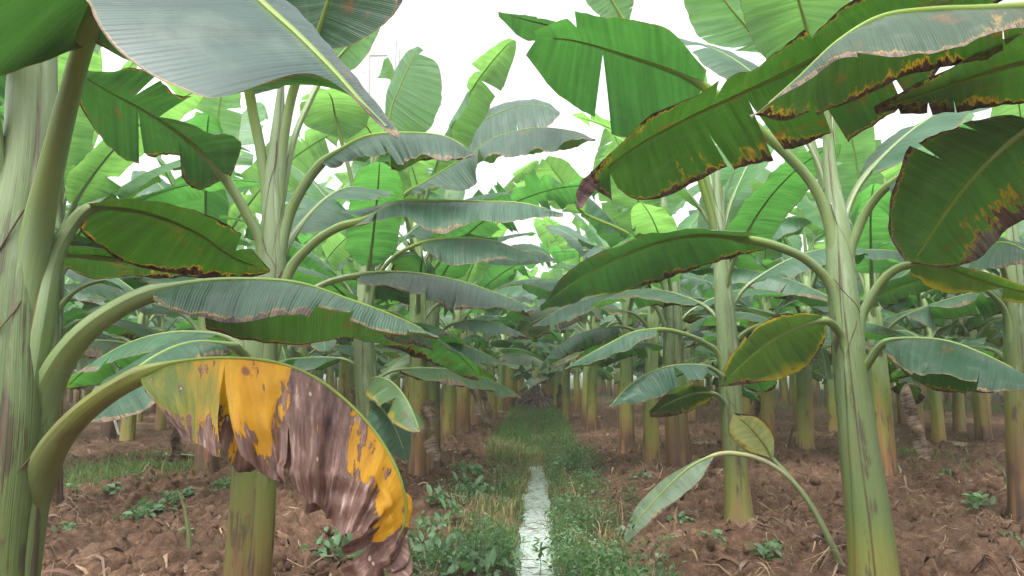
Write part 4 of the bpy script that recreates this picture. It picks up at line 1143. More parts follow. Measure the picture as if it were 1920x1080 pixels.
# --- second in view along the right of the ditch
hero_plant("green-stemmed banana plant behind the bent sucker, right of the ditch",
    [(1388, 990, 7.1, 54), (1382, 900, 7.1, 48), (1372, 780, 7.1, 45), (1364, 640, 7.1, 41), (1354, 510, 7.1, 34), (1347, 400, 7.1, 24), (1344, 330, 7.1, 13), (1343, 270, 7.1, 7)],
    [
     dict(pet=[(1362, 600, 7.1), (1348, 480, 7.1), (1320, 360, 7.0), (1270, 230, 6.8), (1180, 110, 6.5), (1090, 62, 6.3)],
          mid=[(1090, 62, 6.3), (1040, 50, 6.2), (990, 38, 6.1), (934, 24, 6.0)],
          L=[(1090, 80, 6.5), (1040, 74, 6.5), (985, 76, 6.4), (935, 30, 6.05)],
          R=[(1090, 50, 6.1), (1040, 40, 6.0), (985, 30, 6.0), (934, 22, 6.0)], mat='fresh', r0=.06, r1=.02),
     dict(pet=[(1356, 540, 7.1), (1340, 400, 7.1), (1290, 250, 7.0), (1220, 120, 6.9), (1172, 42, 6.8)],
          mid=[(1172, 42, 6.8), (1150, 5, 6.75), (1130, -35, 6.7), (1105, -90, 6.6)],
          L=[(1160, 44, 6.8), (1120, 28, 6.75), (1085, -20, 6.7), (1085, -95, 6.6)],
          R=[(1180, 40, 6.8), (1190, -10, 6.75), (1175, -60, 6.7), (1120, -95, 6.6)], mat='young', r0=.05, r1=.018),
     dict(pet=[(1368, 720, 7.1), (1350, 670, 7.05), (1318, 640, 6.95), (1270, 622, 6.8), (1235, 618, 6.7)],
          mid=[(1235, 617, 6.7), (1190, 622, 6.6), (1150, 640, 6.5), (1105, 664, 6.45), (1060, 690, 6.4)],
          L=[(1240, 616, 6.9), (1205, 634, 7.1), (1160, 662, 7.0), (1110, 680, 6.8), (1060, 692, 6.45)],
          R=[(1230, 628, 6.5), (1190, 648, 6.25), (1150, 668, 6.2), (1105, 682, 6.25), (1060, 692, 6.37)], mat='wax', nu=80, r0=.055),
     dict(pet=[(1376, 830, 7.1), (1366, 772, 7.05), (1352, 746, 7.0), (1332, 736, 6.9)],
          mid=[(1332, 736, 6.9), (1300, 738, 6.8), (1262, 752, 6.7), (1218, 776, 6.65)],
          L=[(1332, 730, 6.85), (1300, 720, 6.6), (1255, 732, 6.5), (1218, 772, 6.62)],
          R=[(1336, 748, 7.05), (1308, 762, 7.1), (1262, 778, 7.0), (1220, 782, 6.7)], mat='old', nu=70, r0=.045, sidevec=np.array([0., 1, 0]), label='small low leaf with yellow edge'),
    ], 'stem_green', ns=4, seed=6,
    filler=[(2.7, 100, 82, 70, 45, .5, 1.8, .29, 6, 'young'), (2.6, 20, 80, 64, 30, .5, 1.8, .29, 8, 'young'), (2.5, 160, 78, 58, 20, .5, 1.8, .29, 10, 'young'), (2.2, 70, 76, 58, 15, .45, 1.7, .29, 10, 'young'), (2.05, -70, 72, 50, 5, .45, 1.5, .28, 15, 'row_fresh'), (1.9, 10, 68, 35, -15, .45, 1.5, .27, 25, 'row_fresh'),
            (1.75, 130, 64, 25, -25, .45, 1.5, .27, 25, 'row_burn'), (1.6, -20, 58, 12, -35, .4, 1.4, .26, 35, 'row_burn'), (1.35, 60, 54, 5, -45, .4, 1.3, .25, 35, 'row_burn'), (1.25, -150, 54, 5, -45, .4, 1.2, .25, 45, 'row_wax')])

# --- third in view on the right
hero_plant("thick banana plant with brown lower stem beyond the green-stemmed one, right of the ditch",
    [(1275, 900, 10.1, 50), (1270, 820, 10.1, 46), (1263, 700, 10.1, 42), (1261, 580, 10.1, 36), (1254, 480, 10.1, 30), (1246, 400, 10.1, 16), (1243, 360, 10.1, 8)],
    [
     dict(pet=[(1258, 560, 10.1), (1230, 500, 10.0), (1180, 440, 9.8), (1110, 405, 9.6)],
          mid=[(1095, 400, 9.6), (1075, 370, 9.4), (1050, 335, 9.2), (1022, 300, 9.0)],
          L=[(1085, 402, 9.6), (1035, 388, 9.6), (1000, 340, 9.4), (1015, 298, 9.05)],
          R=[(1100, 395, 9.5), (1098, 345, 9.2), (1060, 300, 9.0), (1028, 292, 8.95)], mat='young', nu=60, r0=.05, label='bright green leaf facing the ditch'),
     dict(pet=[(1260, 620, 10.1), (1230, 575, 10.0), (1200, 555, 9.9), (1160, 548, 9.8)],
          mid=[(1160, 548, 9.8), (1100, 560, 9.6), (1050, 580, 9.5), (1000, 610, 9.4)],
          L=[(1160, 544, 10), (1100, 565, 10.2), (1050, 590, 10), (1000, 612, 9.5)],
          R=[(1160, 556, 9.6), (1100, 585, 9.3), (1050, 605, 9.2), (1000, 613, 9.35)], mat='wax', nu=60, r0=.055)],
    'stem_brown', ns=5, seed=7,
    filler=[(2.3, 60, 78, 62, 25, .45, 1.6, .28, 8, 'young'), (2.2, -110, 74, 52, 5, .45, 1.6, .28, 12, 'young'), (2.05, 170, 70, 40, -10, .45, 1.6, .28, 18, 'row_fresh'), (1.9, 10, 68, 32, -20, .45, 1.5, .27, 25, 'row_fresh'),
            (1.7, -60, 62, 20, -30, .45, 1.5, .27, 30, 'row_burn'), (1.55, 120, 60, 10, -40, .4, 1.4, .26, 35, 'row_burn'), (1.3, 30, 54, 0, -50, .4, 1.3, .25, 40, 'row_wax'), (1.25, -100, 54, 0, -50, .4, 1.3, .25, 40, 'row_old')])

# --- right edge of the view, second row
hero_plant("banana plant with a straight dark stem at the right edge, in the second row",
    [(1917, 985, 7.1, 50), (1912, 860, 7.1, 46), (1906, 720, 7.1, 42), (1901, 600, 7.1, 38), (1898, 520, 7.1, 36), (1894, 440, 7.1, 28), (1890, 360, 7.1, 14), (1888, 310, 7.1, 8)],
    [
     dict(pet=[(1903, 690, 7.1), (1890, 600, 7.05), (1862, 555, 6.95), (1820, 530, 6.8), (1770, 522, 6.6)],
          mid=[(1770, 522, 6.6), (1715, 528, 6.4), (1660, 548, 6.3), (1610, 580, 6.2)],
          L=[(1770, 516, 6.5), (1715, 512, 6.15), (1655, 530, 6.05), (1610, 576, 6.17)],
          R=[(1772, 532, 6.8), (1720, 552, 6.9), (1665, 574, 6.7), (1612, 584, 6.25)], mat='burn', nu=70, r0=.058, sidevec=np.array([0., 1, 0])),
     dict(pet=[(1898, 600, 7.1), (1885, 520, 7.0), (1868, 480, 6.7), (1850, 466, 6.4)],
          mid=[(1850, 466, 6.4), (1870, 455, 5.9), (1900, 458, 5.5), (1940, 480, 5.2)],
          L=[(1845, 462, 6.5), (1860, 450, 6.2), (1895, 452, 5.8), (1940, 476, 5.25)],
          R=[(1810, 510, 6.1), (1850, 508, 5.6), (1900, 500, 5.3), (1940, 500, 5.15)], mat='wax', nu=70, r0=.058)],
    'stem_brown', ns=4, seed=8,
    filler=[(2.25, 60, 78, 60, 20, .45, 1.6, .28, 8, 'young'), (2.15, 200, 74, 52, 5, .45, 1.6, .28, 12, 'young'), (2.0, 110, 70, 40, -10, .45, 1.6, .28, 18, 'row_fresh'), (1.9, 170, 68, 35, -20, .45, 1.5, .27, 25, 'row_fresh'),
            (1.4, 100, 60, 10, -40, .4, 1.4, .26, 35, 'row_burn'), (1.2, -20, 54, 0, -50, .4, 1.3, .25, 40, 'row_wax')])
# --- second left row, beside the close stem
hero_plant("tall banana plant with a thin yellow-green stem beside the close one at the left edge",
    [(95, 968, 7.4, 42), (97, 820, 7.4, 38), (100, 640, 7.4, 34), (106, 480, 7.4, 30), (112, 340, 7.4, 20), (116, 250, 7.4, 9)],
    [], 'stem_brown', ns=4, seed=9,
    filler=[(2.9, 20, 84, 76, 60, .5, 1.6, .24, 5, 'young'), (2.8, -60, 80, 66, 35, .5, 1.8, .29, 8, 'young'), (2.7, 60, 78, 60, 25, .5, 1.9, .30, 8, 'young'), (2.65, -20, 76, 52, 10, .5, 1.9, .30, 12, 'young'),
            (2.5, 100, 72, 45, 5, .5, 1.8, .30, 12, 'row_fresh'), (2.45, 10, 70, 38, -10, .5, 1.9, .31, 15, 'row_fresh'), (2.3, 45, 66, 30, -20, .5, 1.8, .30, 20, 'row_fresh'), (2.2, -45, 62, 22, -30, .5, 1.7, .29, 25, 'row_wax'),
            (2.85, 150, 80, 62, 30, .5, 1.8, .29, 8, 'young'), (2.6, -85, 74, 50, 10, .5, 1.8, .29, 12, 'row_fresh'), (2.55, 35, 74, 52, 5, .5, 1.9, .30, 10, 'young'), (2.0, 5, 60, 14, -35, .5, 1.7, .28, 30, 'row_burn'), (1.7, 70, 56, 8, -45, .45, 1.5, .27, 35, 'row_burn'), (1.5, -10, 54, 4, -50, .4, 1.5, .26, 40, 'row_heavy')])
# ------------------------------------------------------------------ the other plants, row by row
def side_word(x): return 'left' if x < 0 else 'right'


ORD = ['first', 'second', 'third', 'fourth', 'fifth', 'sixth', 'seventh', 'eighth', 'ninth', 'tenth', 'eleventh', 'twelfth',
       'thirteenth', 'fourteenth', 'fifteenth', 'sixteenth', 'seventeenth', 'eighteenth', 'nineteenth', 'twentieth']
taken = [tuple(o.location[:2]) for o in bpy.data.objects if o.get('category') == 'banana plant']
rp = random.Random(21)
measured = [  # foot of the stem as seen, label
    (784, 912, 3, "shaded banana plant crowding the fourth one along the left side of the ditch"),
    (840, 838, 1, "slim banana plant behind the fourth pair on the left side of the ditch"),
    (893, 808, 2, "banana plant with a fat yellowish stem in the far left line along the ditch"),
    (1222, 880, 4, "banana plant with reddish dry sheaths at its foot behind the thick one"),
    (1176, 856, 5, "slightly leaning banana plant nearest the tan fallen leaf right of the ditch"),
    (1110, 815, 6, "banana plant with a wide double stem halfway down the right side of the ditch"),
    (1062, 792, 7, "banana plant far down the right bank, nearest the heap of dry leaves"),
    (386, 892, 2, "banana plant whose short stem foot shows under the dying leaf"),
    (238, 842, 6, "banana plant with brown dry foot beyond the grass patch on the left"),
    (1662, 903, 0, "brown-stemmed banana plant with a white scrap at its foot behind the big smooth stem"),
    (1512, 858, 1, "banana plant with bright yellow-green stem and red-brown foot, behind the big smooth stem"),
    (1442, 850, 3, "banana plant with a red-brown stem behind the curled yellow sucker leaf"),
    (1762, 842, 4, "banana plant with an orange-brown stem behind the long dry leaf on the ground"),
    (1846, 840, 7, "leaning banana plant with a white scrap at its foot near the right edge"),
    (1566, 818, 6, "banana plant with a dull brown stem just left of the big smooth stem, farther back"),
    (1695, 806, 2, "banana plant with a rusty brown stem in the third row on the right"),
    (1722, 822, 5, "banana plant with a green-grey stem in the third row on the right"),
    (1800, 815, 1, "banana plant with yellow-green stem in front of the green weeds on the right"),
    (300, 812, 4, "banana plant with a thin dark stem in the left rows behind the grass patch"),
]
for i, (px, py, k, lab) in enumerate(measured):
    g = ground_at(px, py + 3)
    lod = 0 if g[1] < 15 else 1
    rot = rp.uniform(0, 6.28)
    place_plant(g[0], g[1], k, rot, 1.38 if i == 7 else rp.uniform(1.1, 1.28), lab, lod)
    taken.append((g[0], g[1]))

for x, y, k, rot, sc, lab in ((-4.7, 5.0, 3, .3, 1.12, 'banana plant off the left edge, only its leaf ends showing behind the close plant'),
                              (4.9, 4.6, 6, 2.2, 1.1, 'banana plant off the right edge, only its leaf ends showing among the scorched leaves')):
    place_plant(x, y, k, rot, sc, lab, 0)
    taken.append((x, y))

count = {}
rows = [(-1.55, 1), (-4.75, 2), (-7.6, 3), (-10.6, 4), (-13.5, 5), (-16.5, 6), (-19.5, 7), (-22.5, 8), (-25.5, 9), (-28.5, 10),
        (1.5, 1), (4.75, 2), (7.6, 3), (10.6, 4), (13.5, 5), (16.5, 6), (19.5, 7), (22.5, 8), (25.5, 9), (28.5, 10), (31.5, 11)]
n_ind = 0
mass = []
for x0, rown in rows:
    y = 2.2 + rp.uniform(0, 1.5)
    if rown == 1: y = 14
    while y < 66:
        y += rp.uniform(1.9, 2.7)
        conv = (1 - .32 * min(1, max(0, (y - 8) / 22))) if rown == 1 else 1
        x = x0 * conv + rp.uniform(-.35, .35)
        if abs(x) > .74 * y + 1.8: continue
        if rown >= 2 and y < 5.5 and abs(x) < 6: continue
        if min(math.hypot(x - a, y - b) for a, b in taken) < (1.7 if y < 20 else 1.2): continue
        taken.append((x, y))
        k = rp.randrange(N_PROTO)
        rot = rp.uniform(0, 6.28); sc = rp.uniform(1.08, 1.36)
        if y > 40:
            mass.append((x, y, k, rot, sc)); continue
        n_ind += 1
        sd = side_word(x)
        c = count[(sd, rown)] = count.get((sd, rown), -1) + 1
        if y > 19 or c > 14:
            if rown == 1:
                lab = "small distant banana plant in the line along the %s side of the ditch" % sd; gr = "far banana plants along the %s side of the ditch" % sd
            elif rown < 5:
                lab = "small distant banana plant in the crowded rows to the %s of the ditch" % sd; gr = "far banana plants to the %s" % sd
            else:
                lab = "distant banana plant half hidden deep in the field far %s" % sd; gr = "deep field banana plants to the %s" % sd
        else:
            lab = "%s banana plant back in the %s row %s of the ditch" % (ORD[c], ORD[rown - 1], sd); gr = GROUP
        pass
        place_plant(x, y, k, rot, sc, lab, 0 if y < 9 else (1 if y < 19 else 2), gr)

# the farthest plants read as one green mass
ch = []
for x, y, k, rot, sc in mass:
    ca, sa = math.cos(rot) * sc, math.sin(rot) * sc
    z = float(ground_z(x, y, False))
    for V, Fc, uv, met, mi in PROTO_FAR[k][1]:
        W = np.stack([V[:, 0] * ca - V[:, 1] * sa + x, V[:, 0] * sa + V[:, 1] * ca + y, V[:, 2] * sc + z], -1)
        ch.append((W, Fc, uv, met, mi))
bm_ = PROTO_FAR[0][0]
far_me = cat_mesh('far banana grove', ch, [M[x] for x in ('young', 'row_fresh', 'row_wax', 'row_burn', 'row_heavy', 'row_old', 'stalk')] + [M['row_stem']])
tag(obj('banana_grove', far_me), 'far banana plants merging into one green mass at the end of the rows', 'plants', None, 'stuff')

# ------------------------------------------------------------------ ground sheet
def axis(lo_fine, hi_fine, step, far, grow):
    a = list(np.arange(lo_fine, hi_fine, step))
    s = step; v = a[-1]
    while v < far:
        s *= grow; v += s; a.append(v)
    return a


xs_p = axis(0, 5.6, .018, 320, 1.05)
xs = np.array([-v for v in xs_p[:0:-1]] + xs_p)
ys_p = axis(4.4, 8.8, .017, 420, 1.0135)
ys_n = axis(0, .5, .2, 40, 1.3)
ys = np.array([4.4 - v for v in ys_n[:0:-1]] + ys_p)
XX, YY = np.meshgrid(xs, ys)
ZZ = ground_z(XX, YY, True)
ZC = ground_z(XX, YY, False)
fade = sstep(60, 25, np.maximum(np.abs(XX), YY))
ZZ = ZC + (ZZ - ZC) * fade
V = np.stack([XX, YY, ZZ], -1).reshape(-1, 3)
nx, ny = len(xs), len(ys)
idx = np.arange(nx * ny).reshape(ny, nx)
Fc = np.stack([idx[:-1, :-1], idx[:-1, 1:], idx[1:, 1:], idx[1:, :-1]], -1).reshape(-1, 4)
gm = bpy.data.meshes.new('ground')
gm.vertices.add(len(V)); gm.vertices.foreach_set('co', V.ravel())
gm.loops.add(Fc.size); gm.loops.foreach_set('vertex_index', Fc.ravel().astype(np.int32))
gm.polygons.add(len(Fc)); gm.polygons.foreach_set('loop_start', np.arange(0, Fc.size, 4, dtype=np.int32))
gm.polygons.foreach_set('loop_total', np.full(len(Fc), 4, np.int32))
gm.polygons.foreach_set('use_smooth', np.ones(len(Fc), bool))
gm.update(calc_edges=True); gm.validate()
soil = bpy.data.materials.new('red soil')
nt = NT(soil)
geo = nt.n('ShaderNodeNewGeometry').outputs['Position']
big = nt.noise(geo, 1.1, 4, .6)
med = nt.noise(geo, 9, 5, .65)
fin = nt.noise(geo, 70, 4, .65)
gr = nt.noise(geo, 260, 2, .6)
f = nt.m('ADD', nt.m('MULTIPLY', med, .6), nt.m('MULTIPLY', fin, .45))
c = nt.ramp(f, [(.30, (.034, .018, .012)), (.45, (.080, .043, .026)), (.58, (.150, .088, .057)), (.75, (.31, .195, .13))])
c = nt.mix(nt.m('MULTIPLY', nt.ss(big, .45, .65), .45), c, (.080, .053, .037))
c = nt.mix(nt.m('MULTIPLY', nt.ss(gr, .60, .72), .35), c, (.22, .15, .10))
yy = nt.sep(geo)[1]
c = nt.mix(nt.m('MULTIPLY', nt.ss(nt.m('ADD', yy, nt.m('MULTIPLY', big, 14.0)), 44.0, 58.0), .9), c, (.035, .065, .022))   # weedy ground beyond the last hoed beds
nrm = nt.bump(nt.m('ADD', nt.m('MULTIPLY', fin, 1.0), nt.m('ADD', nt.m('MULTIPLY', med, 2.0), nt.m('MULTIPLY', gr, .4))), .8, .02)
nt.finish(nt.pbsdf(c, .92, .15, nrm).outputs[0])
gm.materials.append(soil)
tag(obj('ground', gm), kind='structure')


def gz_f(x, y): return ground_z(x, y, True)


# ditch water
wy = np.concatenate([np.linspace(2.5, 16, 70), np.linspace(16.5, 44, 40)])
cx = DX + .05 * (vn(wy * .6, wy * 0, 91) - .5) + .03 * (vn(wy * 2.3, wy * 0, 92) - .5)
hw = .30 + 0 * wy
wv = np.concatenate([np.stack([cx - hw, wy, 0 * wy - .075], -1), np.stack([cx + hw, wy, 0 * wy - .075], -1)])
nwy = len(wy)
wf = [[i, i + nwy, i + nwy + 1, i + 1] for i in range(nwy - 1)]
wmat = bpy.data.materials.new('ditch water')
nt = NT(wmat)
geo = nt.n('ShaderNodeNewGeometry').outputs['Position']
wn = nt.noise(geo, 14, 4, .6)
wn2 = nt.noise(geo, 40, 3, .6)
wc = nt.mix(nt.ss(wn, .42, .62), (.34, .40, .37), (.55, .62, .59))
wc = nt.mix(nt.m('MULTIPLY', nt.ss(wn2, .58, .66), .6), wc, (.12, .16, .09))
pb = nt.pbsdf(wc, .10, .8, nt.bump(wn, .12, .01))
nt.finish(pb.outputs[0])
tag(obj('water', mesh('ditch water', wv, wf, [wmat])), kind='structure')

# ------------------------------------------------------------------ small growth on the ground
MG = plain_material('grass blades', (.095, .165, .055), .6, .25, 3, .3, 0, (.16, .30, .04), .35)
MGD = plain_material('dry grass', (.30, .22, .12), .8, .25, 4, .2, 0, (.3, .2, .1), .2)
MH = plain_material('herb leaves', (.062, .120, .050), .55, .25, 3, .35, 0, (.10, .24, .03), .35)
MHB = plain_material('pale weed leaves', (.13, .22, .12), .55, .2, 3, .35, 0, (.18, .34, .09), .35)
MF = plain_material('small white flowers', (.75, .75, .72), .7, .05, 3, .2)
MST = plain_material('straw', (.34, .25, .16), .8, .2, 6, .2)
MTW = plain_material('dark litter', (.12, .068, .046), .85, .3, 8, .2)
MTN = plain_material('tan litter', (.24, .165, .105), .8, .25, 8, .2)


def blades_mesh(name, x, y, z, h, w, lean, mats, midx=None, rs=rng):
    n = len(x)
    a = rs.uniform(0, 2 * np.pi, n)
    la = rs.uniform(0, 2 * np.pi, n)
    dx, dy = np.cos(a) * w * .5, np.sin(a) * w * .5
    lx, ly = np.cos(la) * lean * h, np.sin(la) * lean * h
    V = np.zeros((n, 5, 3))
    V[:, 0] = np.stack([x - dx, y - dy, z], -1); V[:, 1] = np.stack([x + dx, y + dy, z], -1)
    V[:, 2] = np.stack([x - dx * .8 + lx * .35, y - dy * .8 + ly * .35, z + h * .62], -1)
    V[:, 3] = np.stack([x + dx * .8 + lx * .35, y + dy * .8 + ly * .35, z + h * .62], -1)
    V[:, 4] = np.stack([x + lx, y + ly, z + h * (1 - .25 * np.minimum(lean, 1.5))], -1)
    b = (np.arange(n) * 5)[:, None]
    q = b + np.array([[0, 1, 3, 2]]); t = b + np.array([[2, 3, 4]])
    Fc = q.tolist() + t.tolist()
    mi = None if midx is None else np.concatenate([midx, midx])
    return mesh(name, V.reshape(-1, 3), Fc, mats, midx=mi)


def leaves_mesh(name, p, size, mats, midx=None, up=.6, rs=rng, aspect=.5):
    n = len(p)
    a = rs.uniform(0, 2 * np.pi, n); el = rs.normal(.15, .5, n)
    d = np.stack([np.cos(a) * np.cos(el), np.sin(a) * np.cos(el), np.sin(el)], -1)
    s = np.cross(d, np.stack([rs.normal(0, .5, n), rs.normal(0, .5, n), np.ones(n)], -1)); s = nrmz(s)
    nn = np.cross(s, d)
    sz = np.asarray(size)[:, None]
    V = np.zeros((n, 6, 3))
    V[:, 0] = p
    V[:, 1] = p + d * sz * .35 + s * sz * aspect * .5 + nn * sz * .06
    V[:, 2] = p + d * sz * .75 + s * sz * aspect * .38 + nn * sz * .02
    V[:, 3] = p + d * sz - nn * sz * .14
    V[:, 4] = p + d * sz * .75 - s * sz * aspect * .38 + nn * sz * .02
    V[:, 5] = p + d * sz * .35 - s * sz * aspect * .5 + nn * sz * .06
    b = (np.arange(n) * 6)[:, None]
    Fc = np.concatenate([b + np.array([[0, 1, 2, 3]]), b + np.array([[0, 3, 4, 5]])]).tolist()
    mi = None if midx is None else np.concatenate([midx, midx])
    return mesh(name, V.reshape(-1, 3), Fc, mats, midx=mi)


def scatter(n, x0, x1, y0, y1, dens, power=1.0):
    """random points, thinned by a density function; denser towards the near end with power > 1"""
    x = rng.uniform(x0, x1, n); y = y0 + (y1 - y0) * rng.uniform(0, 1, n) ** power
    keep = rng.uniform(0, 1, n) < dens(x, y)
    return x[keep], y[keep]


def chan(y): return DX + .07 * (vn(y * .6, y * 0, 91) - .5) + .07 * (vn(y * 2.1, y * 0, 92) - .5)


# grass on both banks, closing over the water beyond a dozen metres
def d_grass(x, y):
    dx = x - chan(y); ad = np.abs(dx)
    cl = fbm(x * 2.2, y * 1.5, 60, 3)
    near = sstep(.07, .14, ad) * sstep(.95, .35, ad) * np.where(dx < 0, .75, .55)
    over = sstep(11.8, 13.6, y) * sstep(.9, .45, ad) * 2.5
    return np.clip(np.maximum(near, over) * sstep(.36, .56, cl + .06), 0, 1)


x, y = scatter(110000, -1.2, 1.2, 3.6, 32, d_grass, 1.4)
h = rng.uniform(.05, .20, len(x)) * (1 + .5 * sstep(11, 14, y)) * (.6 + .8 * vn(x * 3, y * 3, 61))
h = h * np.where((y < 11) & (np.abs(x - chan(y)) < .2), .5, 1)
dry = (vn(x * 1.6, y * 1.2, 62) + rng.uniform(-.3, .3, len(x)) > .80).astype(int)
tag(obj('grass', blades_mesh('ditch grass', x, y, gz_f(x, y) - .01, h, rng.uniform(.004, .009, len(x)) * (1 + y * .04), rng.uniform(.1, 1.1, len(x)), [MG, MGD], dry)),
    'green and straw grass along both banks of the ditch', 'grass', None, 'stuff')


# leafy herbs, thick on the right bank
def d_herb(x, y):
    dx = x - chan(y)
    right = sstep(.09, .17, dx) * sstep(.95, .5, dx + .5 * (vn(x * 2, y * .9, 72) - .5)) * sstep(26, 12, y) * 1.0
    left = sstep(-.11, -.18, dx) * sstep(-1.35, -.6, dx) * .40 * sstep(14, 9, y)
    cl = sstep(.42, .60, fbm(x * 2.4, y * 1.4, 70, 3) + np.where(dx > 0, .07 * sstep(13, 9, y), .0))
    return np.clip((right * .75 + left) * cl, 0, 1)


x, y = scatter(210000, -1.4, 1.5, 3.6, 24, d_herb, 1.5)
hh = rng.uniform(0, 1, len(x)) ** .7 * (.06 + .50 * vn(x * 2.6, y * 1.9, 71) ** 1.7) * np.where(x > chan(y), 1.0, .7)
p = np.stack([x, y, gz_f(x, y) + hh], -1)
mi = np.where(rng.uniform(0, 1, len(x)) < .012, 2, np.where(vn(x * 1.7, y * 1.7, 73) + rng.uniform(-.2, .2, len(x)) > .58, 1, 0))
sz = rng.uniform(.018, .048, len(x)) * np.where(mi == 2, .5, 1.0)
tag(obj('weeds', leaves_mesh('bank weeds', p, sz, [MH, MHB, MF], mi)), 'leafy green weeds with tiny white flowers crowding the ditch banks', 'weeds', None, 'stuff')
# their stems
x, y = scatter(28000, -1.4, 1.5, 3.6, 24, d_herb, 1.5)
hh = (.08 + .50 * vn(x * 2.6, y * 1.9, 71) ** 1.7)
tag(obj('weed_stems', blades_mesh('weed stems', x, y, gz_f(x, y) - .01, hh, rng.uniform(.003, .006, len(x)), rng.uniform(.1, .8, len(x)), [MH, MST], (rng.uniform(0, 1, len(x)) < .2).astype(int))),
    'thin stems of the weeds on the ditch banks', 'weeds', None, 'stuff')


# grass patches out in the rows
def patch(cx_, cy_, rx, ry, n, s):
    x = rng.normal(cx_, rx, n); y = rng.normal(cy_, ry, n)
    k = fbm(x * 2, y * 2, s, 3) > .42
    return x[k], y[k]


gx, gy, gh = [], [], []
for px, py, rx, ry, n, hmax in ((190, 905, .55, .8, 4200, .26), (330, 880, .5, .6, 1500, .18), (1850, 775, 3.2, 3.0, 6500, .38), (1480, 770, 2.5, 2.5, 2500, .3),
                                (120, 790, 2.0, 2.5, 1500, .3), (1000, 752, 6.0, 7.0, 6000, .4), (1700, 752, 6.0, 6.0, 4000, .4), (400, 752, 6.0, 6.0, 3000, .4), (1690, 870, .45, .7, 900, .2), (1800, 900, .3, .4, 500, .15)):
    g = ground_at(px, py)
    x, y = patch(g[0], g[1], rx, ry, n, px)
    gx.append(x); gy.append(y); gh.append(rng.uniform(.3, 1, len(x)) * hmax)
x = np.concatenate(gx); y = np.concatenate(gy); h = np.concatenate(gh)
tag(obj('grass', blades_mesh('field grass', x, y, gz_f(x, y) - .01, h, rng.uniform(.006, .012, len(x)), rng.uniform(.1, 1.2, len(x)), [MG, MGD], (rng.uniform(0, 1, len(x)) < .12).astype(int))),
    'soft green grass in patches between the rows of banana plants', 'grass', None, 'stuff')


# crumbs and clods of the hoed soil
def ico():
    import bmesh
    b = bmesh.new(); bmesh.ops.create_icosphere(b, subdivisions=2, radius=1.0)
    v = np.array([q.co[:] for q in b.verts]); f = np.array([[q.index for q in fc.verts] for fc in b.faces]); b.free()
    return v, f


IV, IF = ico()


def crumbs(n, x0, x1, y0, y1, s0, s1, seed):
    r = np.random.default_rng(seed)
    x = r.uniform(x0, x1, n); y = y0 + (y1 - y0) * r.uniform(0, 1, n) ** 1.6
    k = (np.abs(x - DX) > .6) & (r.uniform(0, 1, n) < .15 + 1.2 * (fbm(x * 1.1, y * 1.1, 85, 3) - .25))
    x, y = x[k], y[k]; n = len(x)
    sz = s0 + (s1 - s0) * r.uniform(0, 1, n) ** 2.5
    z = ground_z(x, y, True) + sz * .15
    ax = r.normal(0, 1, (n, 3, 3)); q, _ = np.linalg.qr(ax)
    off = r.uniform(0, 50, (n, 1))
    lump = .72 + .6 * vn(IV[None, :, 0] * 1.7 + off, IV[None, :, 1] * 1.7 + IV[None, :, 2] * 2.1, 3) + .18 * (vn(IV[None, :, 0] * 5 + off, IV[None, :, 2] * 5 + IV[None, :, 1] * 4, 4) - .5)
    V = (IV[None] * lump[..., None]) @ q * (sz[:, None] * r.uniform(.6, 1.25, (n, 3)))[:, None, :]
    V = V + np.stack([x, y, z], -1)[:, None, :]
    Fc = (np.arange(n) * len(IV))[:, None, None] + IF[None]
    return V.reshape(-1, 3), Fc.reshape(-1, 3)


cv, cf = crumbs(5200, -5.2, 5.2, 4.7, 13, .010, .060, 44)
cm = bpy.data.meshes.new('soil clods')
cm.vertices.add(len(cv)); cm.vertices.foreach_set('co', cv.ravel())
cm.loops.add(cf.size); cm.loops.foreach_set('vertex_index', cf.ravel().astype(np.int32))
cm.polygons.add(len(cf)); cm.polygons.foreach_set('loop_start', np.arange(0, cf.size, 3, dtype=np.int32))
cm.polygons.foreach_set('loop_total', np.full(len(cf), 3, np.int32))
cm.polygons.foreach_set('use_smooth', np.ones(len(cf), bool))
cm.update(calc_edges=True); cm.materials.append(soil)
tag(obj('soil_clods', cm), 'loose red-brown clods and crumbs of hoed soil', 'soil', None, 'stuff')

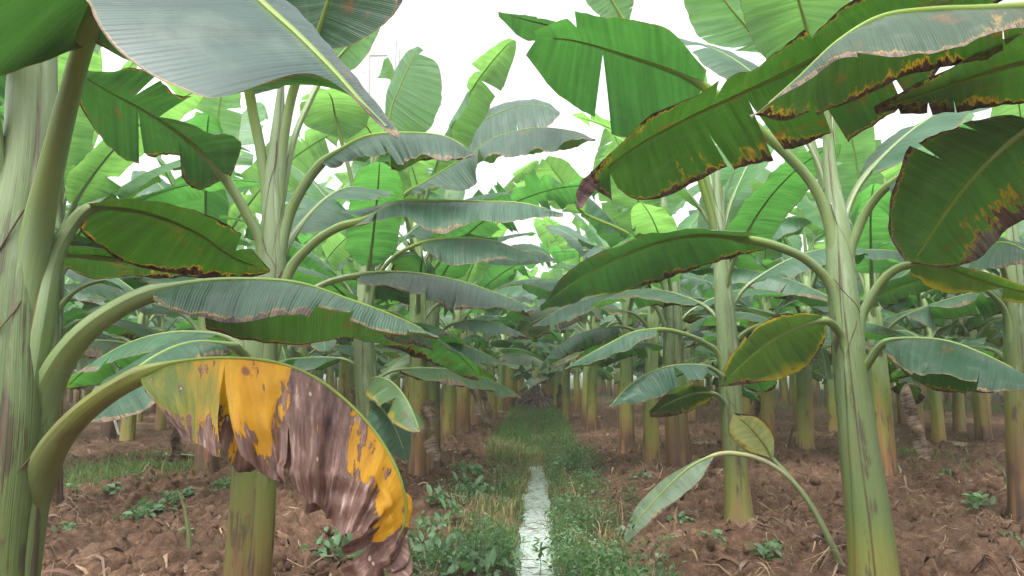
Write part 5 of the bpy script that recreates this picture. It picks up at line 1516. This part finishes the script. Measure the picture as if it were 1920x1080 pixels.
# dry litter: straw, roots and scraps of leaf
def strands(name, n, mats, area, lr, wr, lift, seed, dens=None):
    r = np.random.default_rng(seed)
    x = r.uniform(area[0], area[1], n); y = area[2] + (area[3] - area[2]) * r.uniform(0, 1, n) ** 1.7
    k = np.abs(x - DX) > .55
    if dens is not None: k &= r.uniform(0, 1, n) < dens(x, y)
    x, y = x[k], y[k]; n = len(x)
    L = r.uniform(*lr, n); a = r.uniform(0, 2 * np.pi, n); cv = r.normal(0, 1.6, n); w = r.uniform(*wr, n)
    m = 6
    V = np.zeros((n, m, 2, 3))
    pxx, pyy = x.copy(), y.copy()
    bow = r.uniform(0, 1, n) ** 2 * lift
    for j in range(m):
        t = j / (m - 1)
        aa = a + cv * (t - .5)
        nxx, nyy = -np.sin(aa), np.cos(aa)
        ww = w * (1 - .75 * abs(2 * t - 1))
        z = ground_z(pxx, pyy, True) + .008 + bow * L * np.sin(np.pi * t) + .02 * r.uniform(0, 1, n) * t
        V[:, j, 0] = np.stack([pxx + nxx * ww / 2, pyy + nyy * ww / 2, z], -1)
        V[:, j, 1] = np.stack([pxx - nxx * ww / 2, pyy - nyy * ww / 2, z + ww * .45], -1)
        pxx = pxx + np.cos(aa) * L / (m - 1); pyy = pyy + np.sin(aa) * L / (m - 1)
    b = (np.arange(n) * m * 2)[:, None]
    Fc = np.concatenate([b + np.array([[2 * j, 2 * j + 1, 2 * j + 3, 2 * j + 2]]) for j in range(m - 1)])
    mi = np.tile(r.integers(0, len(mats), n), m - 1)
    return mesh(name, V.reshape(-1, 3), Fc.tolist(), mats, midx=mi)


tr_ = np.random.default_rng(55)
chw = []
for i in range(150):
    yy_ = 4.8 + 7.5 * tr_.uniform(0, 1) ** 1.4; xx_ = chan(np.array([yy_]))[0] + tr_.uniform(-.2, .2)
    a_ = tr_.uniform(0, 6.28); L_ = tr_.uniform(.03, .22)
    d_ = np.array([math.cos(a_), math.sin(a_), 0]) * L_
    p0 = np.array([xx_, yy_, -.072])
    V_, F_, u_ = tube(np.array([p0, p0 + d_ * .5 + (0, 0, tr_.uniform(0, .02)), p0 + d_ + (.01, 0, tr_.uniform(-.005, .03))]), [.002, .0025, .001], 4)
    chw.append((V_, F_, u_, None, 0))
tag(obj('floating_straw', cat_mesh('floating straw', chw, [MTW])), 'dark bits of straw and stalk lying in the ditch water', 'litter', None, 'stuff')

stand = np.array(taken)


def near_stem(x, y):
    d = np.full(len(x), 9.0)
    for a, b in stand[stand[:, 1] < 22]:
        d = np.minimum(d, np.hypot(x - a, y - b))
    return np.clip(.16 + .9 * sstep(1.0, .2, d) + .7 * (fbm(x * 1.3, y * 1.3, 81, 3) > .52), 0, 1)


tag(obj('straw_litter', strands('straw and roots', 5000, [MST, MST, MTN, MTW], (-7.5, 7.5, 4.6, 17), (.08, .45), (.003, .007), .28, 3, near_stem)),
    'thin straw and dead roots strewn over the red soil', 'litter', None, 'stuff')
tag(obj('leaf_litter', strands('scraps of dry leaf', 6000, [MTW, MTW, MTN, M['dry']], (-9, 9, 4.8, 24), (.06, .34), (.010, .042), .35, 4, near_stem)),
    'scraps of dry brown leaf lying around the stem bases', 'litter', None, 'stuff')


# ------------------------------------------------------------------ seedlings one can count
def seedling_mesh(k):
    r = np.random.default_rng(300 + k)
    n = [26, 38, 20][k]
    rad = [.13, .17, .10][k]
    a = r.uniform(0, 6.28, n); d = rad * r.uniform(0, 1, n) ** .6
    p = np.stack([np.cos(a) * d, np.sin(a) * d, r.uniform(.03, .12, n) * (1.2 - d / rad * .7)], -1)
    return leaves_mesh('weed seedling', p, r.uniform(.05, .095, n), [MHB], rs=r, aspect=.62)


SEED = [seedling_mesh(k) for k in range(3)]
rp = random.Random(5)
for px, py, k in [(275, 968, 1), (300, 985, 0), (245, 1003, 0), (270, 1000, 2), (350, 945, 0), (120, 1022, 2), (425, 925, 1), (410, 935, 0), (340, 1040, 2), (210, 955, 2),
                  (300, 950, 2), (130, 940, 0), (255, 915, 2), (325, 960, 2)]:
    g = ground_at(px, py)
    o = obj('weed_seedling', SEED[k], None, (g[0], g[1], float(gz_f(g[0], g[1])) - .01))
    o.rotation_euler = (0, 0, rp.uniform(0, 6.28)); s = rp.uniform(.75, 1.15); o.scale = (s, s, s)
    tag(o, 'small pale green weed seedling on the bare red soil of the left bed', 'weed', 'weed seedlings on the left bed')
for px, py, k in [(1455, 1065, 0), (1440, 1078, 2), (1840, 995, 2), (1830, 990, 2), (1900, 1040, 0), (1245, 950, 1), (1280, 1000, 0), (1205, 915, 0), (1300, 1045, 1), (1260, 1050, 0), (1340, 1060, 2), (1780, 905, 0)]:
    g = ground_at(px, py)
    o = obj('weed_seedling', SEED[k], None, (g[0], g[1], float(gz_f(g[0], g[1])) - .01))
    o.rotation_euler = (0, 0, rp.uniform(0, 6.28)); s = rp.uniform(.7, 1.1); o.scale = (s, s, s)
    tag(o, 'small pale green weed seedling on the clods of the right bed', 'weed', 'weed seedlings on the right bed')
for px, py, k in [(625, 1062, 1), (760, 1045, 1), (800, 1020, 1), (790, 1062, 1), (840, 1050, 1), (720, 1075, 0), (875, 890, 1), (885, 900, 1), (870, 925, 0), (850, 985, 0), (900, 935, 0), (930, 1060, 1), (880, 1075, 1), (820, 960, 0)]:
    g = ground_at(px, py + 6)
    o = obj('weed_seedling', SEED[k], None, (g[0], g[1], float(gz_f(g[0], g[1])) - .01))
    o.rotation_euler = (0, 0, rp.uniform(0, 6.28)); s = rp.uniform(.9, 1.4); o.scale = (s, s, s * 1.5)
    tag(o, 'bushy pale green weed on the bank between the dying leaf and the ditch', 'weed', 'weeds on the left bank')
# one plant standing in the water
g = ground_at(1012, 1062)
o = empty('water_plant', (g[0], g[1], -.09)); tag(o, 'single green weed standing in the ditch water', 'weed')
wp = tube(np.array([[0, 0, 0], [.01, 0, .1], [0, .01, .2], [.01, .01, .27]]), [.004, .004, .003, .002], 6)
obj('stem', mesh('water weed stem', wp[0], wp[1], [MH]), o)
r_ = np.random.default_rng(8)
a = r_.uniform(0, 6.28, 14)
pp = np.stack([.01 * np.cos(a), .01 * np.sin(a), r_.choice([.14, .2, .27], 14)], -1)
obj('foliage', leaves_mesh('water weed leaves', pp, r_.uniform(.06, .10, 14), [MG], rs=r_, aspect=.4), o)


# ------------------------------------------------------------------ bent sucker at the foot of the right plant
def px_leaf(parent, origin, pet, mid, L, Rr, mat, seed, **kw):
    return make_leaf('sucker leaf', pts(pet), pts(mid), pts(L), pts(Rr), mat, parent, origin, seed=seed, **kw)


org = P(1592, 1090, 5.05); org[2] = float(ground_z(org[0], org[1], False))
o = empty('banana_sucker', org)
tag(o, 'bent young banana sucker with a broken pale leaf before the green-stemmed plant', 'young plant')
px_leaf(o, org, [(1594, 1100, 5.05), (1560, 1020, 5.1), (1520, 945, 5.2), (1480, 895, 5.3), (1430, 862, 5.4), (1380, 850, 5.45), (1340, 853, 5.45)],
        [(1340, 853, 5.45), (1290, 878, 5.4), (1240, 925, 5.35), (1200, 970, 5.3), (1170, 1012, 5.3)],
        [(1342, 852, 5.5), (1300, 866, 5.5), (1235, 905, 5.45), (1188, 955, 5.4), (1168, 1005, 5.3)],
        [(1338, 860, 5.4), (1310, 905, 5.3), (1262, 945, 5.25), (1215, 985, 5.25), (1180, 1018, 5.28)], 'pale', 601, nu=70, nv=8, r0=.030, r1=.015, wavy=.05, stalkmat='stalk_tan', label='broken pale leaf folded down to the ground')
px_leaf(o, org, [(1594, 1105, 5.05), (1562, 1022, 5.12), (1520, 944, 5.25), (1480, 892, 5.35), (1448, 858, 5.4)],
        [(1448, 858, 5.4), (1432, 832, 5.38), (1405, 800, 5.36), (1375, 776, 5.35)],
        [(1440, 858, 5.45), (1395, 845, 5.45), (1366, 810, 5.42), (1372, 776, 5.35)],
        [(1452, 856, 5.35), (1450, 815, 5.28), (1420, 782, 5.28), (1380, 774, 5.34)], 'pale_y', 602, nu=60, nv=8, r0=.024, r1=.012, wavy=.06, label='small curled leaf with yellow and brown blotches')


# ------------------------------------------------------------------ fallen leaves, scraps
def fallen(px, py, length, w, ang, mat, label, curl=.1, seed=1, rise=.02, name='fallen_leaf', droop=20):
    g = ground_at(px, py)
    a = R(ang); d = np.array([math.cos(a), math.sin(a), 0]); s = np.array([math.sin(a), -math.cos(a), 0])
    n = 30
    t = np.linspace(0, 1, n + 1)
    mid = np.array([g[0], g[1], 0]) + d * ((t - .5) * length)[:, None] + s * (curl * length * np.sin(np.pi * t))[:, None] * .5
    base = ground_z(mid[:, 0], mid[:, 1], False) + .09
    mid[:, 2] = base + rise * np.sin(np.pi * t)
    prof = np.clip(t / .2, 0, 1) ** .6 * np.clip((1 - t) / .35, 0, 1) ** .7 + .02
    L = mid - s * (w * prof)[:, None]; Rr = mid + s * (w * prof)[:, None]
    L[:, 2] -= w * prof * math.tan(R(droop)); Rr[:, 2] -= w * prof * math.tan(R(droop))
    o_ = np.array([g[0], g[1], float(ground_z(g[0], g[1], False))])
    V, Fc, uv, met = blade(mid - o_, L - o_, Rr - o_, 5, .12, seed, .22, .08, [(-1, .4, .3), (1, .6, .2)], .4, .02)
    o = obj(name, mesh('fallen leaf', V, Fc, [M[mat]], uv, met), None, tuple(o_))
    ext = mid[0] - d * .25 * length; ext[2] = base[0] - .02
    V2, F2, uv2 = tube(cr(np.vstack([ext[None], mid[::6]]), 30) - o_, np.linspace(.014, .003, 30), 7)
    obj('midrib', mesh('fallen leaf midrib', V2, F2, [M['stalk_tan']], uv2), o)
    tag(o, label, 'fallen leaf')
    return o


fallen(1130, 826, .62, .07, 52, 'tan', 'tan dry fallen leaf beside the right row of stems', .3, 11)
fallen(1800, 936, 1.0, .14, -4, 'pale', 'pale green fallen leaf lying on the clods of the right bed', .1, 12)
fallen(1815, 848, 1.5, .12, -62, 'tan', 'long tan dry leaf lying in front of the orange-brown stem', .2, 13, .05)
fallen(655, 868, .9, .12, 20, 'tan', 'dull brown fallen leaf on the ground behind the dying leaf', .2, 14)
fallen(345, 868, 1.1, .12, -28, 'pale', 'pale green and brown fallen leaf behind the grass patch', .2, 15)
fallen(905, 802, .9, .12, 35, 'fresh', 'green broken leaf lying at the foot of the far left stems', .2, 16, .15)
fallen(940, 790, 1.0, .05, 10, 'tan', 'thin curved tan stalk near the far end of the ditch', .5, 17, .2)
fallen(1120, 790, .9, .08, 150, 'tan', 'small tan dry leaf beyond the halfway double stem', .3, 18)
fallen(690, 900, .7, .12, 100, 'dry', 'dark brown crumpled leaf on the soil left of the ditch', .3, 19, .06)
fallen(655, 1015, .4, .05, 70, 'dry', 'small brown curled leaf beside the dying leaf tip', .3, 20, .05)
fallen(1330, 845, .8, .1, 20, 'dry', 'dry brown leaf between the green-stemmed and thick plants', .3, 21, .06)
fallen(1680, 905, .22, .05, 95, 'white', 'white papery scrap at the foot of the brown lower stem', .1, 22, .12, 'sheath_scrap')
fallen(1855, 838, .25, .05, 60, 'white', 'white papery scrap at the foot of the leaning stem', .1, 23, .1, 'sheath_scrap')

# dry spike of a cut stalk on the left bed
g = ground_at(355, 1075)
o = empty('cut_stalk', (g[0], g[1], float(ground_z(g[0], g[1], False))))
tag(o, 'thin tapering dry green stalk standing in the soil left of the second plant', 'cut stalk')
tb = tube(np.array([[0, 0, -.05], [0, 0, .1], [-.02, 0, .25], [-.06, 0, .42], [-.12, 0, .55]]), [.028, .024, .018, .011, .003], 10)
obj('stalk', mesh('cut stalk', tb[0], tb[1], [M['stalk_old']], tb[2]), o)
for px, py, hgt, lean, lab in ((465, 885, .35, .02, 'short red-brown sprout beside the second plant'), (1480, 855, .5, .05, 'thin red-brown dead sprout near the yellow-green stem'),
                               (1895, 945, .32, -.03, 'grey-green sucker spike near the straight dark stem'), (700, 835, .45, .03, 'short brown sprout by the small drooping leaf')):
    g = ground_at(px, py)
    o = empty('sucker_spike', (g[0], g[1], float(ground_z(g[0], g[1], False))))
    tag(o, lab, 'sprout')
    tb = tube(np.array([[0, 0, -.05], [lean * .3, 0, hgt * .3], [lean, 0, hgt * .7], [lean * 2, .02, hgt]]), [.035, .03, .02, .004], 10)
    obj('spike', mesh('sucker spike', tb[0], tb[1], [M['stalk_old'] if hgt < .36 else MTW], tb[2]), o)
    fr = tube(np.array([[lean, 0, hgt * .6], [lean + .03, -.02, hgt * .8], [lean + .06, -.03, hgt * .95]]), [.014, .008, .002], 8)
    obj('furled_leaf', mesh('furled leaf', fr[0], fr[1], [M['stalk_old']], fr[2]), o)

# brown cut stump on the left
g = ground_at(232, 838)
o = empty('banana_stump', (g[0] - .5, g[1] + .3, float(ground_z(g[0], g[1], False))))
tag(o, 'short brown cut banana stump behind the grass patch on the left', 'stump')
obj('sheaths', make_stem('stump', [(0, 0, -.1), (0, 0, .2), (.02, 0, .45), (.03, 0, .62)], [.17, .15, .14, .12], 'stem_brown', nseg=30, ns=4, seed=77, nz=20), o)
tb = tube(np.array([[.1, -.1, .62], [.2, -.14, .45], [.3, -.16, .2], [.6, -.2, .06]]), [.02, .03, .025, .01], 8)
obj('hanging_sheath', mesh('hanging sheath', tb[0], tb[1], [M['white']], tb[2]), o)

# heap of dead leaves at the end of the ditch
g = ground_at(1004, 766)
hz = float(ground_z(g[0], g[1], False))
r_ = np.random.default_rng(12)
chs = []
for i in range(150):
    a = r_.uniform(0, 6.28); rr = .95 * r_.uniform(0, 1) ** .6
    x0, y0 = rr * math.cos(a), rr * .6 * math.sin(a)
    top = (1.25 - .9 * rr) * r_.uniform(.4, 1.15)
    out = r_.uniform(.05, .35)
    pth = np.array([[x0 * .5, y0 * .5, top], [x0 * .8, y0 * .8, top * .8 + .05], [x0 + out * math.cos(a) * .6, y0 + out * math.sin(a) * .6, top * .4], [x0 + out * math.cos(a), y0 + out * math.sin(a), .03]])
    m = cr(pth, 9); tw = r_.uniform(0, 6.28)
    sd = np.array([math.cos(tw), math.sin(tw), r_.uniform(-.3, .3)]) * r_.uniform(.04, .11)
    V, Fc, uv, met = blade(m, m - sd, m + sd, 2, .3, i, .6, .1)
    chs.append((V, Fc, uv, met, int(r_.integers(0, 3))))
o = obj('dead_leaf_heap', cat_mesh('heap of dead leaves', chs, [M['dry'], M['purple_dry'], M['purple_dry']]), None, (g[0], g[1], hz))
tag(o, 'purplish brown heap of dead banana leaves closing the far end of the ditch', 'leaf heap')

# concrete pole and the far lattice pylon with its wires
MC = plain_material('pale concrete', (.46, .40, .38), .85, .08, 4, .2)
g = P(677, 700, 26)
o = empty('utility_pole', (g[0], g[1], 0)); tag(o, 'pale concrete pole rising behind the second left plant', 'pole')
tb = tube(np.array([[0, 0, -.3], [0, 0, 4], [0, 0, 8], [0, 0, 13.5]]), [.15, .13, .115, .09], 14, side=np.array([1., 0, 0]))
obj('shaft', mesh('pole shaft', tb[0], tb[1], [MC], tb[2]), o)
tb = tube(np.array([[-.7, 0, 13.0], [0, 0, 13.0], [.7, 0, 13.0]]), [.05, .05, .05], 8, side=np.array([0., 0, 1]))
obj('crossarm', mesh('pole crossarm', tb[0], tb[1], [MC], tb[2]), o)

MSTEEL = plain_material('galvanised steel', (.10, .11, .15), .6, .05, 1, .4)
D = 150.0
tip = P(746, 74, D); bx, bz = tip[0], tip[2]


def bar(a, b, r):
    a, b = np.array(a, float), np.array(b, float)
    t = nrmz((b - a)[None])[0]
    s = np.cross(t, (0.3, .8, .5)); s /= np.linalg.norm(s)
    return tube(np.array([a, b]), [r, r], 4, side=s)


def lattice(pairs, r):
    c = []
    for a, b in pairs:
        V, Fc, uv = bar(a, b, r); c.append((V, Fc, uv, None, 0))
    return c


o = empty('transmission_pylon', (bx, D, 0)); tag(o, 'faint steel lattice pylon far beyond the plants on the left', 'pylon')
Hp = bz
wid = lambda z: .22 + 5.2 * max(0, 1 - z / (Hp * .62)) ** 1.1 + .9 * max(0, 1 - z / Hp) ** .6
lv = np.linspace(0, 1, 22) ** .85 * Hp
legs, brace = [], []
for i in range(len(lv) - 1):
    a, b = wid(lv[i]), wid(lv[i + 1])
    cs = [(-1, -1), (1, -1), (1, 1), (-1, 1)]
    for k in range(4):
        (sx, sy), (ux, uy) = cs[k], cs[(k + 1) % 4]
        legs.append(((sx * a, sy * a, lv[i]), (sx * b, sy * b, lv[i + 1])))
        brace.append(((sx * a, sy * a, lv[i]), (ux * b, uy * b, lv[i + 1])))
        brace.append(((sx * a, sy * a, lv[i]), (ux * a, uy * a, lv[i])))
obj('legs', cat_mesh('pylon legs', lattice(legs, .09), [MSTEEL]), o)
obj('bracing', cat_mesh('pylon bracing', lattice(brace, .045), [MSTEEL]), o)
ends = []
for fz, ln in ((.90, 8.0), (.80, 10.0), (.70, 9.0)):
    z = Hp * fz
    for s in (-1, 1):
        w0 = wid(z)
        pr = []
        tipp = (s * ln, 0, z)
        for y_ in (-w0, w0):
            pr += [((s * w0, y_, z + .4), tipp), ((s * w0, y_, z - 1.0), tipp)]
            for q_ in (.3, .6):
                pr.append(((s * (w0 + (ln - w0) * q_), y_ * (1 - q_), z + .4 * (1 - q_)), (s * (w0 + (ln - w0) * q_), y_ * (1 - q_), z - 1.0 * (1 - q_))))
        obj('crossarm', cat_mesh('pylon crossarm', lattice(pr, .05), [MSTEEL]), o)
        ends.append((bx + s * ln, D, z - 1.5))
for i, e in enumerate(ends):
    # each cable hangs from its arm and runs overhead towards the next pylon behind the view
    far_end = np.array([e[0] + 14 + 1.5 * i, -130.0, e[2]])
    e = np.array(e)
    t = np.linspace(0, 1, 40)
    path = e[None] * (1 - t)[:, None] + far_end[None] * t[:, None]
    path[:, 2] -= 7 * 4 * t * (1 - t) * .5
    tb = tube(path, np.full(40, .035), 5, side=np.array([1., 0, 0]))
    c = obj('power_cable', mesh('power cable', tb[0], tb[1], [MSTEEL], tb[2]))
    tag(c, 'thin power cable slanting from the far pylon across the white sky', 'cable', 'power cables')

# ------------------------------------------------------------------ light
w = bpy.data.worlds.new("World"); scene.world = w; w.use_nodes = True
t = w.node_tree; t.nodes.clear()
sky = t.nodes.new('ShaderNodeTexSky'); sky.sky_type = 'NISHITA'; sky.sun_disc = False
SUN_EL, SUN_ROT = R(62), R(200)
sky.sun_elevation = SUN_EL; sky.sun_rotation = SUN_ROT; sky.dust_density = 6.0; sky.air_density = 1.0; sky.ozone_density = 1.0
hsv = t.nodes.new('ShaderNodeHueSaturation'); hsv.inputs['Saturation'].default_value = .12   # an even white overcast
bg = t.nodes.new('ShaderNodeBackground'); bg.inputs[1].default_value = .15
out = t.nodes.new('ShaderNodeOutputWorld')
t.links.new(sky.outputs[0], hsv.inputs['Color']); t.links.new(hsv.outputs[0], bg.inputs[0]); t.links.new(bg.outputs[0], out.inputs[0])
sl = bpy.data.lights.new("sun", 'SUN'); sl.energy = .7; sl.angle = R(25); sl.color = (1, .97, .92)
so = bpy.data.objects.new("sun", sl); COL.objects.link(so)
# a lamp shines along its own -Z: aim it from the sun's place in the sky
sd = Vector((math.sin(SUN_ROT) * math.cos(SUN_EL), math.cos(SUN_ROT) * math.cos(SUN_EL), math.sin(SUN_EL)))
so.rotation_euler = (-sd).to_track_quat('-Z', 'Y').to_euler()
so.location = (0, 0, 30)

vs = scene.view_settings
vs.view_transform = 'Standard'; vs.look = 'None'; vs.gamma = 1.0; vs.exposure = 2.0
vs.use_curve_mapping = False
scene.cycles.max_bounces = 10
scene.cycles.diffuse_bounces = 7
scene.cycles.transmission_bounces = 6
scene.cycles.glossy_bounces = 3
scene.cycles.use_denoising = True

# pale humid air thickened to brighten the dark far rows
def haze_box():
    x0, x1, y0, y1, z0, z1 = -330, 330, -150, 440, -1.6, 68
    V = [(x0, y0, z0), (x1, y0, z0), (x1, y1, z0), (x0, y1, z0), (x0, y0, z1), (x1, y0, z1), (x1, y1, z1), (x0, y1, z1)]
    Fc = [[0, 3, 2, 1], [4, 5, 6, 7], [0, 1, 5, 4], [1, 2, 6, 5], [2, 3, 7, 6], [3, 0, 4, 7]]
    mat = bpy.data.materials.new('humid air'); mat.use_nodes = True
    t = mat.node_tree; t.nodes.clear()
    o_ = t.nodes.new('ShaderNodeOutputMaterial'); v_ = t.nodes.new('ShaderNodeVolumePrincipled')
    v_.inputs['Color'].default_value = (.93, .96, .95, 1); v_.inputs['Density'].default_value = HAZE; v_.inputs['Anisotropy'].default_value = .2
    t.links.new(v_.outputs[0], o_.inputs['Volume'])
    ob = obj('haze', mesh('haze', V, Fc, [mat], smooth=False))
    tag(ob, 'thin pale haze hanging between the rows of plants', 'haze', None, 'stuff')


HAZE = .003
haze_box()
